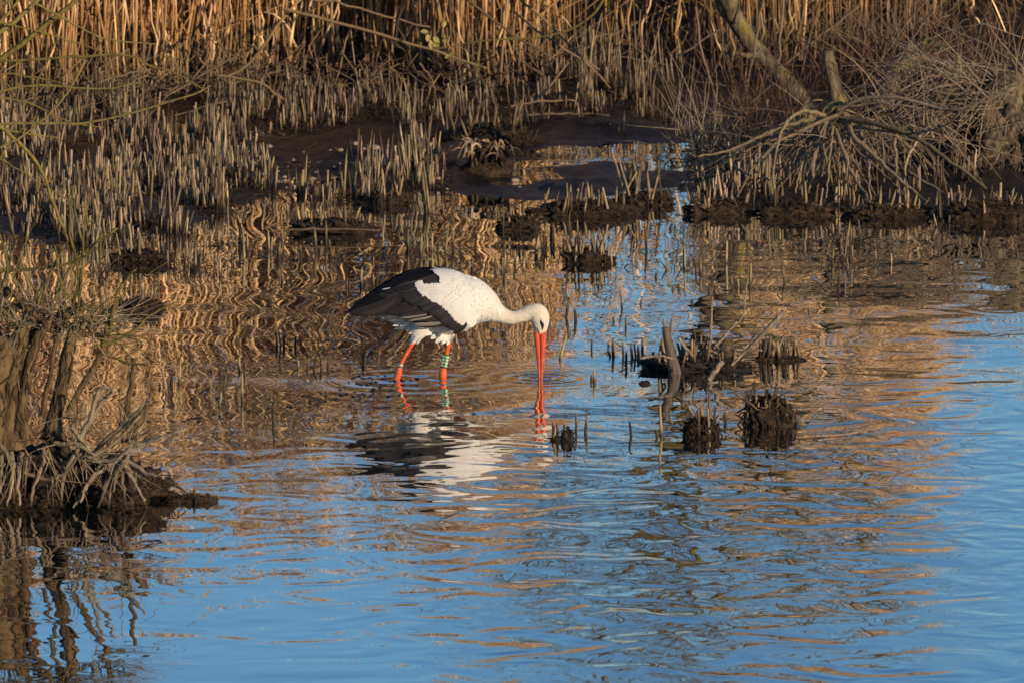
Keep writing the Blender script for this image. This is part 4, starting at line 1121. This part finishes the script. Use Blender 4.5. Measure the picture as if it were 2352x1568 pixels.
SH2 = [F((400, 470), (440, 250), (455, 0), (470, -220)), F((350, 450), (430, 200), (380, -80), (400, -330)), F((600, 480), (640, 260), (740, 130)), F((0, 140), (250, 120), (450, 70), (560, -60)),
       F((300, 300), (380, 130), (480, 20), (640, -90)), F((180, 380), (280, 150), (350, 0)), F((500, 560), (680, 500), (830, 380), (980, 300)), F((0, 260), (40, 120), (0, -60)), F((560, 590), (700, 640), (800, 650)), F((420, 330), (330, 200), (300, 0))]
for pts in SH2:
    limb("shoot", ipath(pts, YF, -.1), [.0065, .005, .004, .003], SHOOT, tf, 18, 6, .0015)
limb("trunk", ipath([(-120, 1100), (-160, 800), (-200, 450), (-260, 100), (-330, -300)], YF + .3), [0.09, 0.08, 0.07, 0.06, 0.04], BARK2, tf, 20, 10, .004, .05)

# ------------------------------------------------------------------ the white stork
K = 2500.0
base = ground(1017, 869)
stork = empty("white_stork", (base.x, base.y, 0), "white stork with black wing feathers wading and dipping its red bill into the water", "bird")
CZ = math.cos(PITCH)
def SL(cx, cz, y=0.0): return Vector(((cx - 1100) / K, y, (1200 - cz) / K / CZ))
def loft(bm, secs, n=60, k=36, power=2.0):
    S = spline(secs, n)                      # columns: cx, cz, half height, half width, y centre
    d = np.gradient(S[:, :2], axis=0)
    d /= np.linalg.norm(d, axis=1, keepdims=True)
    rings = []
    for s, t in zip(S, d):
        nrm = np.array([-t[1], t[0]])
        ring = []
        for j in range(k):
            a = 2 * math.pi * j / k
            ca, sa = math.cos(a), math.sin(a)
            ca = math.copysign(abs(ca) ** (2 / power), ca); sa = math.copysign(abs(sa) ** (2 / power), sa)
            q = s[:2] + nrm * ca * s[2]
            v = SL(q[0], q[1], s[4] + sa * s[3] / K)
            ring.append(bm.verts.new(v))
        rings.append(ring)
    for A, B in zip(rings[:-1], rings[1:]):
        for j in range(k):
            bm.faces.new((A[j], A[(j + 1) % k], B[(j + 1) % k], B[j]))
    bm.faces.new(rings[0][::-1]); bm.faces.new(rings[-1])
bm = bmesh.new()
loft(bm, [(470, 585, 14, 14, 0), (640, 560, 62, 60, 0), (800, 500, 190, 140, 0), (950, 455, 285, 205, 0), (1100, 462, 312, 240, 0), (1250, 475, 292, 250, 0),
          (1390, 478, 240, 222, 0), (1520, 520, 168, 160, 0), (1632, 580, 92, 92, 0), (1750, 620, 66, 64, 0), (1860, 600, 63, 58, 0), (1935, 572, 74, 60, 0),
          (2000, 580, 98, 70, 0), (2030, 625, 94, 70, 0), (2038, 690, 76, 58, 0), (2036, 745, 57, 46, 0), (2034, 775, 42, 38, 0)], 90)
# thighs and legs: the near (rear) leg on the -Y side, the far (front) leg on the +Y side
loft(bm, [(930, 600, 110, 80, -.030), (880, 730, 82, 62, -.030), (830, 815, 46, 38, -.030), (808, 850, 30, 26, -.030), (790, 885, 23, 21, -.030), (745, 965, 20, 19, -.030), (705, 1040, 20, 20, -.030),
          (690, 1085, 29, 25, -.030), (678, 1130, 36, 29, -.030), (664, 1180, 33, 28, -.030), (650, 1230, 24, 22, -.030), (690, 1400, 18, 18, -.030), (735, 1640, 18, 18, -.030)], 46, 16)
loft(bm, [(1140, 620, 130, 80, .030), (1150, 760, 85, 60, .030), (1158, 830, 44, 38, .030), (1158, 870, 26, 24, .030), (1145, 930, 23, 22, .030), (1118, 1060, 22, 22, .030),
          (1104, 1105, 31, 27, .030), (1100, 1150, 37, 30, .030), (1100, 1190, 38, 30, .030), (1098, 1230, 26, 24, .030), (1120, 1400, 18, 18, .030), (1140, 1640, 18, 18, .030)], 46, 16)
for cx_, y_ in ((735, -.030), (1140, .030)):
    for dx, dy in ((150, -.035), (170, 0.0), (150, .035), (-70, 0.0)):
        loft(bm, [(cx_ - 5, 1640, 16, 14, y_), (cx_ + dx * .5, 1665, 13, 13, y_ + dy * .6), (cx_ + dx, 1680, 8, 9, y_ + dy)], 8, 8)
me = bpy.data.meshes.new("body_raw"); bm.to_mesh(me); bm.free()
tmp = bpy.data.objects.new("body_raw", me); col.objects.link(tmp)
md = tmp.modifiers.new("r", 'REMESH'); md.mode = 'VOXEL'; md.voxel_size = 0.0034; md.use_smooth_shade = True
ms = tmp.modifiers.new("s", 'SMOOTH'); ms.factor = 0.5; ms.iterations = 4
dg = bpy.context.evaluated_depsgraph_get()
body_me = bpy.data.meshes.new_from_object(tmp.evaluated_get(dg))
body_me.name = "body"
bpy.data.objects.remove(tmp)
co = np.zeros(len(body_me.vertices) * 3); body_me.vertices.foreach_get("co", co); co = co.reshape(-1, 3)
ccx = co[:, 0] * K + 1100; ccz = 1200 - co[:, 2] * K * CZ
# feather relief on the plumage, and the mask of bare skin
bare = np.where(co[:, 1] < 0, sstep(846, 862, ccz + 0.25 * (ccx - 810) + rng.normal(0, 2.5, len(co))), sstep(846, 866, ccz + rng.normal(0, 2.5, len(co))))
bare = np.where((ccx < 1300), bare, 0)
cream = sstep(1400, 1750, ccx)
at_ = body_me.attributes.new("bare", 'FLOAT', 'POINT'); at_.data.foreach_set("value", bare.astype(np.float32))
at_ = body_me.attributes.new("cream", 'FLOAT', 'POINT'); at_.data.foreach_set("value", cream.astype(np.float32))
body_me.polygons.foreach_set("use_smooth", np.ones(len(body_me.polygons), bool))
def plumage():
    m = NT("stork_plumage")
    p = m.obj()
    b, cr = m.attr("bare"), m.attr("cream")
    n1 = m.noise(p, 22, 4, 0.6)
    n2 = m.noise(m.scale(p, (60, 90, 140)), 1.0, 4, 0.6)
    white = m.mix(cr, (0.66, 0.63, 0.585), (0.60, 0.53, 0.43))
    white = m.mix(m.ramp(n1, 0.5, 0.75, 0, 0.35), white, (0.58, 0.49, 0.37))
    skin = m.mix(m.ramp(m.noise(p, 120, 3), 0.35, 0.7), (0.58, 0.075, 0.02), (0.70, 0.14, 0.045))
    c = m.mix(b, white, skin)
    vor = m.n("ShaderNodeTexVoronoi")
    vor.inputs["Scale"].default_value = 1.0
    m.l(m.scale(p, (45, 60, 62)), vor.inputs["Vector"])
    h = m.math('ADD', m.math('MULTIPLY', vor.outputs["Distance"], 0.55), n2)
    m.bump(h, 0.006, 0.6)
    return m.out(c, m.ramp(b, 0, 1, 0.85, 0.4), 0.25)
PLUM = plumage()
body = link("body", body_me, PLUM, stork); body.matrix_parent_inverse = Matrix()
bvh = BVHTree.FromPolygons([v.co[:] for v in body_me.vertices], [tuple(p.vertices) for p in body_me.polygons])
# wing envelope
EX = [150, 190, 300, 450, 600, 750, 900, 1050, 1200, 1320, 1450]
ET = [560, 552, 448, 332, 238, 172, 140, 133, 150, 175, 220]
EB = [610, 640, 760, 800, 830, 860, 880, 890, 890, 880, 860]
EW = [8, 18, 58, 108, 160, 212, 250, 272, 278, 268, 240]
def env(cx_, cz_):
    t_, b_, w_ = np.interp(cx_, EX, ET), np.interp(cx_, EX, EB), np.interp(cx_, EX, EW)
    c = (t_ + b_) / 2; hh = (b_ - t_) / 2
    q = min(1.0, abs((cz_ - c) / hh))
    return w_ / K * (max(0.0, 1 - q ** 2.4)) ** 0.5
def surf(cx_, cz_, side=-1):
    v = SL(cx_, cz_, 1.0 * side)
    hit = bvh.ray_cast(v, Vector((0, -side, 0)))
    return abs(hit[0].y) if hit[0] is not None and hit[0].y * side > -0.02 else 0.0
def feather_mat(name, a, b, edge):
    m = NT(name)
    r = m.rand()
    s = m.attr("across")
    u = m.attr("along")
    barb = m.noise(m.scale(m.obj(), (300, 300, 300)), 1.0, 2)
    c = m.mix(r, a, b)
    c = m.mix(m.ramp(s, 0.72, 1.0, 0, 0.7), c, edge)
    c = m.mix(m.ramp(s, 0.0, 0.10, 0.5, 0.0), c, tuple(x * 0.5 for x in a))
    m.bump(m.math('ADD', m.math('MULTIPLY', s, 0.6), barb), 0.002, 0.5)
    return m.out(c, 0.55, 0.4)
BLACKF = feather_mat("black_feather", (0.008, 0.007, 0.008), (0.028, 0.020, 0.016), (0.075, 0.057, 0.043))
BROWNF = feather_mat("brownish_black_feather", (0.009, 0.007, 0.007), (0.028, 0.021, 0.017), (0.085, 0.066, 0.05))
GREYF = feather_mat("silvery_feather", (0.12, 0.10, 0.085), (0.26, 0.23, 0.20), (0.32, 0.28, 0.24))
WHITEF = feather_mat("white_feather", (0.66, 0.63, 0.585), (0.63, 0.59, 0.53), (0.66, 0.63, 0.585))
def feather(name, a, b, width, off, mat, parent, side=-1, curve=0.0, mode="wing", blunt=0.6, n=9):
    """a feather laid on the flank from a to b (bird picture units), width in the same units"""
    a, b = np.array(a, float), np.array(b, float)
    d = b - a; L = np.linalg.norm(d); d /= L
    nr = np.array([-d[1], d[0]])
    V, al, ac = [], [], []
    prof = lambda t: (0.55 + 0.45 * min(1, t / .3)) * (1 - max(0, (t - blunt) / (1 - blunt)) ** 2.2) ** 0.5 if t < 1 else 0.02
    M = 5
    for i in range(n):
        t = i / (n - 1)
        c = a + d * L * t + nr * curve * math.sin(math.pi * t) * L
        w = width * 0.5 * max(0.03, prof(t))
        for j in range(M):
            s = (j - (M - 1) / 2) / ((M - 1) / 2)
            q = c + nr * w * s
            if mode == "wing":
                y_ = max(env(*q), surf(q[0], q[1], side) if q[0] > 700 else 0)
            else:
                y_ = surf(q[0], q[1], side)
                if y_ == 0.0: y_ = mode if not isinstance(mode, str) else 0.02
            y_ += off + 0.0016 * (1 - s * s) + 0.0022 * t
            V.append(SL(q[0], q[1], side * y_)); al.append(t); ac.append(abs(s))
    idx = np.arange(n * M).reshape(n, M)
    qd = np.stack([idx[:-1, :-1], idx[:-1, 1:], idx[1:, 1:], idx[1:, :-1]], -1)
    me = raw_mesh(name, [v[:] for v in V], qd, None, True, {"along": al, "across": ac})
    o = link(name, me, mat, parent); o.matrix_parent_inverse = Matrix()
    return o
CONTOUR = feather_mat("contour_feather", (0.60, 0.57, 0.52), (0.66, 0.62, 0.555), (0.66, 0.63, 0.585))
# wing shells
WPOLY = [(1082, 200), (1040, 165), (985, 148), (900, 142), (850, 146), (740, 182), (640, 232), (520, 300), (400, 380), (300, 455), (230, 510), (192, 562), (200, 582),
         (330, 600), (450, 590), (600, 556), (700, 590), (830, 634), (960, 662), (1100, 660), (1170, 700), (1250, 688), (1300, 648), (1210, 575), (1130, 485), (1000, 415), (880, 335), (852, 268), (950, 272), (1088, 248)]
WP = np.array(WPOLY, float)
def wing_shell(side):
    step = 14
    xs = np.arange(180, 1320, step); zs = np.arange(136, 716, step)
    X_, Z_ = np.meshgrid(xs, zs)
    ins = inpoly(X_.ravel(), Z_.ravel(), WP).reshape(X_.shape)
    bm = bmesh.new(); vd = {}
    def vert(i, j):
        if (i, j) not in vd:
            q = np.array([xs[j], zs[i]], float)
            if not ins[i, j]:          # pull outline vertices onto the outline
                bestd, best = 1e9, q
                for A, B in zip(WP, np.roll(WP, -1, axis=0)):
                    e = B - A; t = min(1, max(0, ((q - A) @ e) / (e @ e))); c = A + e * t
                    dd = np.linalg.norm(c - q)
                    if dd < bestd: bestd, best = dd, c
                q = best
            y_ = max(env(*q), surf(q[0], q[1], side) if q[0] > 700 else 0) + 0.004
            vd[(i, j)] = bm.verts.new(SL(q[0], q[1], side * y_))
        return vd[(i, j)]
    for i in range(len(zs) - 1):
        for j in range(len(xs) - 1):
            if ins[i:i + 2, j:j + 2].sum() >= 2:
                bm.faces.new((vert(i, j), vert(i, j + 1), vert(i + 1, j + 1), vert(i + 1, j)))
    geom = bm.faces[:]
    r = bmesh.ops.solidify(bm, geom=geom, thickness=0.004)
    bmesh.ops.recalc_face_normals(bm, faces=bm.faces)
    for f in bm.faces: f.smooth = True
    me = bpy.data.meshes.new("wing"); bm.to_mesh(me); bm.free()
    w = link("wing", me, BROWNF, stork); w.matrix_parent_inverse = Matrix()
    return w
EDGE = spline([(850, 262), (880, 335), (940, 378), (1000, 415), (1070, 448), (1130, 487), (1175, 530), (1210, 577), (1255, 615), (1302, 650)], 40)
for side in (-1, 1):
    w = wing_shell(side)
    rr = random.Random(5)
    # secondaries: from under the coverts back to the trailing edge
    for i in range(13):
        t = i / 12
        a_ = EDGE[int(3 + t * 34)]
        b_ = np.array([330 + 700 * t, 580 + 50 * t - 40 * math.sin(math.pi * t * .9)])
        if t > .55: b_ = np.array([620 + 480 * t, 550 + 100 * t])
        feather("flight_feather", a_, b_, 62 - 16 * t, 0.004 + .0008 * i, BROWNF if i % 3 else BLACKF, w, side, -0.06)
    # primaries reaching the tip
    for i in range(9):
        t = i / 8
        feather("flight_feather", (760 - 90 * t, 330 + 130 * t), (192 + 130 * t, 570 + 22 * t), 54, 0.006 + .0007 * (8 - i), BLACKF, w, side, -0.05 + .02 * t)
    # long scapulars over the back
    for i in range(9):
        t = i / 8
        feather("scapular", (1075 - 20 * t, 185 + 62 * t), (470 + 190 * (1 - t), 300 + 90 * t), 70, 0.007 + .0009 * (8 - i), BLACKF, w, side, -0.05)
    for i in range(12):
        t = i / 11
        feather("scapular", (1065 - 190 * t, 210 + 50 * t), (800 - 150 * t, 270 + 60 * t), 66, 0.013 + .0004 * i, BROWNF if i % 2 else BLACKF, w, side, -0.03)
    # dark greater coverts under the white edge
    for i in range(20):
        t = i / 19
        a_ = EDGE[int(t * 39)]
        d_ = np.array([-165 + 70 * t, 60 + 18 * t]) * rr.uniform(.85, 1.1)
        feather("covert_feather", a_ + np.array([28, -12]), a_ + d_, 52, 0.013 + .0003 * i, BROWNF, w, side, -0.03)
    # silvery secondaries at the lower edge
    for a_, b_, wd, mt in [((950, 548), (690, 588), 20, GREYF), ((1000, 566), (770, 612), 20, GREYF), ((1085, 628), (828, 645), 34, GREYF), ((940, 600), (720, 600), 26, BROWNF), ((1130, 650), (860, 668), 18, BROWNF), ((600, 312), (520, 332), 9, WHITEF)]:
        feather("flight_feather", a_, b_, wd, 0.016 if wd > 10 else .02, mt, w, side, -0.02)
    # ragged white coverts lapping over the black
    for i in range(46):
        t = (i + rr.uniform(-.3, .3)) / 45
        e = EDGE[int(max(0, min(39, t * 39)))]
        nd = np.array([-.62, .78]) if t > .18 else np.array([-.95, .3])
        feather("covert_feather", e - nd * rr.uniform(60, 85), e + nd * rr.uniform(2, 20), rr.uniform(22, 34), 0.018, WHITEF, w, side, 0, "wing", .75)
    for i in range(9):
        t = i / 8
        feather("covert_feather", (1150, 175 + 80 * t), (1080 + rr.uniform(-14, 8), 182 + 62 * t), 22, 0.021, WHITEF, w, side, 0, "wing", .75)
    for i in range(10):
        t = i / 9
        feather("covert_feather", (870 + 260 * t, 300), (860 + 235 * t, 268 - 14 * t + rr.uniform(-4, 4)), 34, 0.019, WHITEF, w, side, 0, "wing", .75)
    for row, (ox, oz) in enumerate([(40, -30), (85, -60), (60, 0)]):
        for i in range(13):
            e = EDGE[int(10 + i / 12 * 29)]
            feather("covert_feather", e + np.array([ox + 60, oz - 40]), e + np.array([ox - 8, oz + 22]), 46, 0.0175 - .003 * row, WHITEF, w, side, 0, "wing", .6)
    for i in range(6):
        t = i / 5
        feather("covert_feather", (1130, 160 + 26 * t), (1000 + 70 * t + rr.uniform(-12, 12), 148 + 40 * t), 24, 0.021, WHITEF, w, side, 0, "wing", .75)
for side in (-1, 1):
    for a_, b_, wd in [((1075, 300), (862, 282), 44), ((1120, 330), (900, 310), 60), ((1130, 290), (950, 296), 46), ((1150, 350), (960, 350), 70), ((1180, 300), (1040, 284), 50)]:
        feather("covert_feather", a_, b_, wd, 0.0185, WHITEF, body, side, 0, "wing", .6)
# loose white feathers under the tail, on the belly and thighs
TF = [((800, 560), (482, 600), 40, .02), ((820, 580), (552, 590), 46, .035), ((760, 590), (575, 640), 44, .03), ((800, 600), (620, 690), 50, .03), ((850, 600), (690, 690), 60, .045), ((900, 620), (640, 720), 44, .02),
      ((900, 640), (740, 730), 60, .05), ((950, 650), (770, 760), 60, .06), ((960, 680), (800, 780), 54, .06), ((830, 590), (690, 620), 44, .06), ((1000, 680), (870, 800), 56, .065), ((1080, 700), (985, 810), 70, .06),
      ((1120, 720), (1030, 850), 64, .05), ((1160, 740), (1090, 860), 60, .055), ((1190, 740), (1140, 872), 56, .05), ((1000, 650), (905, 740), 60, .075), ((1060, 690), (930, 770), 60, .07), ((880, 740), (800, 850), 44, .045), ((905, 740), (850, 862), 40, .045)]
for a_, b_, wd, y_ in TF:
    feather("belly_feather", a_, b_, wd * .8, 0.003, WHITEF, body, -1, -.08, y_ * .55, .25)
    feather("belly_feather", a_, b_, wd * .8, 0.003, WHITEF, body, 1, -.08, y_ * .55, .25)
# tail
for i in range(5):
    feather("tail_feather", (700, 545 + 5 * i), (400 + 26 * i, 585 + 6 * i), 46, -.004 + .001 * i, WHITEF, body, -1, 0, .02, .7)

# small contour feathers over the white flank, breast and neck
rr = random.Random(9)
nf = 0
while nf < 170:
    cx_, cz_ = rr.uniform(1020, 1700), rr.uniform(170, 800)
    if not (surf(cx_, cz_) > 0.012 and surf(cx_ - 30, cz_ + 30) > 0.0): continue
    if inpoly(np.array([cx_ - 20]), np.array([cz_ + 15]), WPOLY)[0]: continue
    t = (cx_ - 1020) / 680
    d_ = np.array([-.86, .5]) if cx_ < 1350 else np.array([-.75, .25 + .9 * (cz_ - 450) / 400])
    L_ = rr.uniform(45, 80) * (1 - .35 * t)
    a_ = np.array([cx_, cz_]); b_ = a_ + d_ / np.linalg.norm(d_) * L_
    if surf(*b_) < .01 or inpoly(np.array([b_[0]]), np.array([b_[1]]), WPOLY)[0]: continue
    feather("contour_feather", a_, b_, rr.uniform(26, 44) * (1 - .3 * t), -.0006, CONTOUR, body, -1, 0, .02, .5, 6)
    nf += 1

# bill
def bill_mat():
    m = NT("red_bill")
    p = m.obj()
    z = m.sep(p, 2)
    n1 = m.noise(m.scale(p, (260, 260, 18)), 1.0, 3)
    c = m.mix(m.ramp(z, 0.02, 0.17), (0.46, 0.060, 0.022), (0.56, 0.060, 0.028))
    c = m.mix(m.ramp(n1, 0.45, 0.75, 0, 0.6), c, (0.62, 0.18, 0.06))
    band = m.math('ADD', m.ramp(m.math('ABSOLUTE', m.math('SUBTRACT', z, 0.033)), 0.0, 0.002, 0.7, 0), m.ramp(m.math('ABSOLUTE', m.math('SUBTRACT', z, 0.072)), 0.0, 0.004, 0.35, 0))
    c = m.mix(band, c, (0.66, 0.26, 0.10))
    m.bump(n1, 0.001, 0.6)
    return m.out(c, 0.28, 0.5)
BILL = bill_mat()
def mandible(name, xc, hh, w):
    secs = [(xc[0], 745, hh[0], w, 0), (xc[1], 800, hh[1], w * .97, 0), (xc[2], 950, hh[2], w * .8, 0), (xc[3], 1100, hh[3], w * .62, 0), (xc[4], 1200, hh[4], w * .45, 0), (xc[5], 1300, 4, 4, 0)]
    bm = bmesh.new(); loft(bm, secs, 26, 14, 2.4)
    for f in bm.faces: f.smooth = True
    bmesh.ops.recalc_face_normals(bm, faces=bm.faces)
    me = bpy.data.meshes.new(name); bm.to_mesh(me); bm.free()
    o = link(name, me, BILL, stork); o.matrix_parent_inverse = Matrix()
    return o
up = mandible("upper_mandible", (2056, 2055, 2055, 2048, 2045, 2042), (30, 30, 24, 18, 13, 4), 38)
lo = mandible("lower_mandible", (2000, 2003, 2013, 2023, 2026, 2033), (29, 28, 22, 15, 11, 4), 36)
ns = simple("dark_skin", (0.008, 0.007, 0.007), 0.35, 0.5)
def on_head(poly_c, widths, name, mat, parent, off=.0008):
    V = []
    pts = spline(poly_c, 14); ww = np.interp(np.linspace(0, 1, 14), np.linspace(0, 1, len(widths)), widths)
    for (cx_, cz_), w_ in zip(pts, ww):
        for s in (-1, -.5, 0, .5, 1):
            q = (cx_ + s * w_, cz_)
            V.append(SL(q[0], q[1], -(surf(q[0], q[1]) + off + .0008 * (1 - s * s))))
    idx = np.arange(14 * 5).reshape(14, 5)
    qd = np.stack([idx[:-1, :-1], idx[:-1, 1:], idx[1:, 1:], idx[1:, :-1]], -1)
    me = raw_mesh(name, [v[:] for v in V], qd)
    o = link(name, me, mat, parent); o.matrix_parent_inverse = Matrix()
    return o
on_head([(2037, 625), (2040, 645), (2050, 670), (2056, 695), (2052, 735)], [1.5, 8, 17, 13, 3], "eye_patch", ns, stork)
on_head([(2008, 705), (2012, 730), (2020, 765)], [1, 3.5, 5], "gape_line", ns, stork)
on_head([(2064, 775), (2066, 795), (2066, 815)], [1, 3, 1], "nostril", ns, up, .0)
nost = [o for o in bpy.data.objects if o.name.startswith("nostril")][0]
for v in nost.data.vertices: v.co.y = -(0.0142)
eye = bpy.data.meshes.new("eye"); bm = bmesh.new(); bmesh.ops.create_uvsphere(bm, u_segments=14, v_segments=10, radius=.0042)
for f in bm.faces: f.smooth = True
bm.to_mesh(eye); bm.free()
eo = link("eye", eye, simple("glossy_eye", (0.012, 0.007, 0.005), 0.05, 0.6), stork); eo.matrix_parent_inverse = Matrix()
eo.location = SL(2054, 670, -(surf(2054, 670) - .0012))

# leg rings
def ring_obj(name, c0, c1, r, y, mat, parent):
    P = np.array([SL(*c0, y)[:], SL(*c1, y)[:]])
    P = spline([P[0], P[1]], 4)
    me = tubes(name, P[None], np.full((1, 4), r), 24, False)
    o = link(name, me, mat, parent); o.matrix_parent_inverse = Matrix()
    s = o.modifiers.new("thick", 'SOLIDIFY'); s.thickness = .0015; s.offset = -1
    return o
GREEN = simple("green_plastic", (0.025, 0.16, 0.045), 0.35, 0.5)
METAL = simple("metal_band", (0.50, 0.44, 0.34), 0.35, 0.5)
METAL.node_tree.nodes["Principled BSDF"].inputs["Metallic"].default_value = 0.7
ro = ring_obj("leg_ring", (1136, 976), (1108, 1104), .0138, .030, GREEN, stork)
ring_obj("metal_band", (703, 1047), (690, 1078), .0118, -.030, METAL, stork)
# characters on the ring: white, running along the leg in two columns
WHT = simple("white_print", (0.75, 0.78, 0.70), 0.5, 0.3)
axis = (SL(1108, 1104, 0) - SL(1136, 976, 0)); AL = axis.length; axis.normalize()
for colm, (word, ang) in enumerate((("0883", -32), ("0883", 32))):
    for i, ch in enumerate(word):
        fc = bpy.data.curves.new("character", 'FONT'); fc.body = ch; fc.size = .0155; fc.align_x = 'CENTER'; fc.align_y = 'CENTER'; fc.extrude = .0002
        fc.offset = .0003
        to = bpy.data.objects.new("character", fc)
        col.objects.link(to)
        dg = bpy.context.evaluated_depsgraph_get()
        me = bpy.data.meshes.new_from_object(to.evaluated_get(dg))
        bpy.data.objects.remove(to)
        c = SL(1136, 976, .030) + axis * AL * (0.83 - i * 0.22)
        a = math.radians(ang)
        side_v = Vector((0, 1, 0)).cross(axis).normalized()
        if side_v.x < 0: side_v = -side_v
        nrm = (Vector((0, -1, 0)) * math.cos(a) + side_v * math.sin(a)).normalized()
        xdir = -axis                                   # text reads up the leg
        ydir = nrm.cross(xdir).normalized()
        M = Matrix((xdir, ydir, nrm)).transposed().to_4x4()
        M.translation = c + nrm * .0139
        me.transform(M)
        o = link("character", me, WHT, ro); o.matrix_parent_inverse = Matrix()
print("objects", len(bpy.data.objects), "verts", sum(len(o.data.vertices) for o in bpy.data.objects if o.type == 'MESH'))
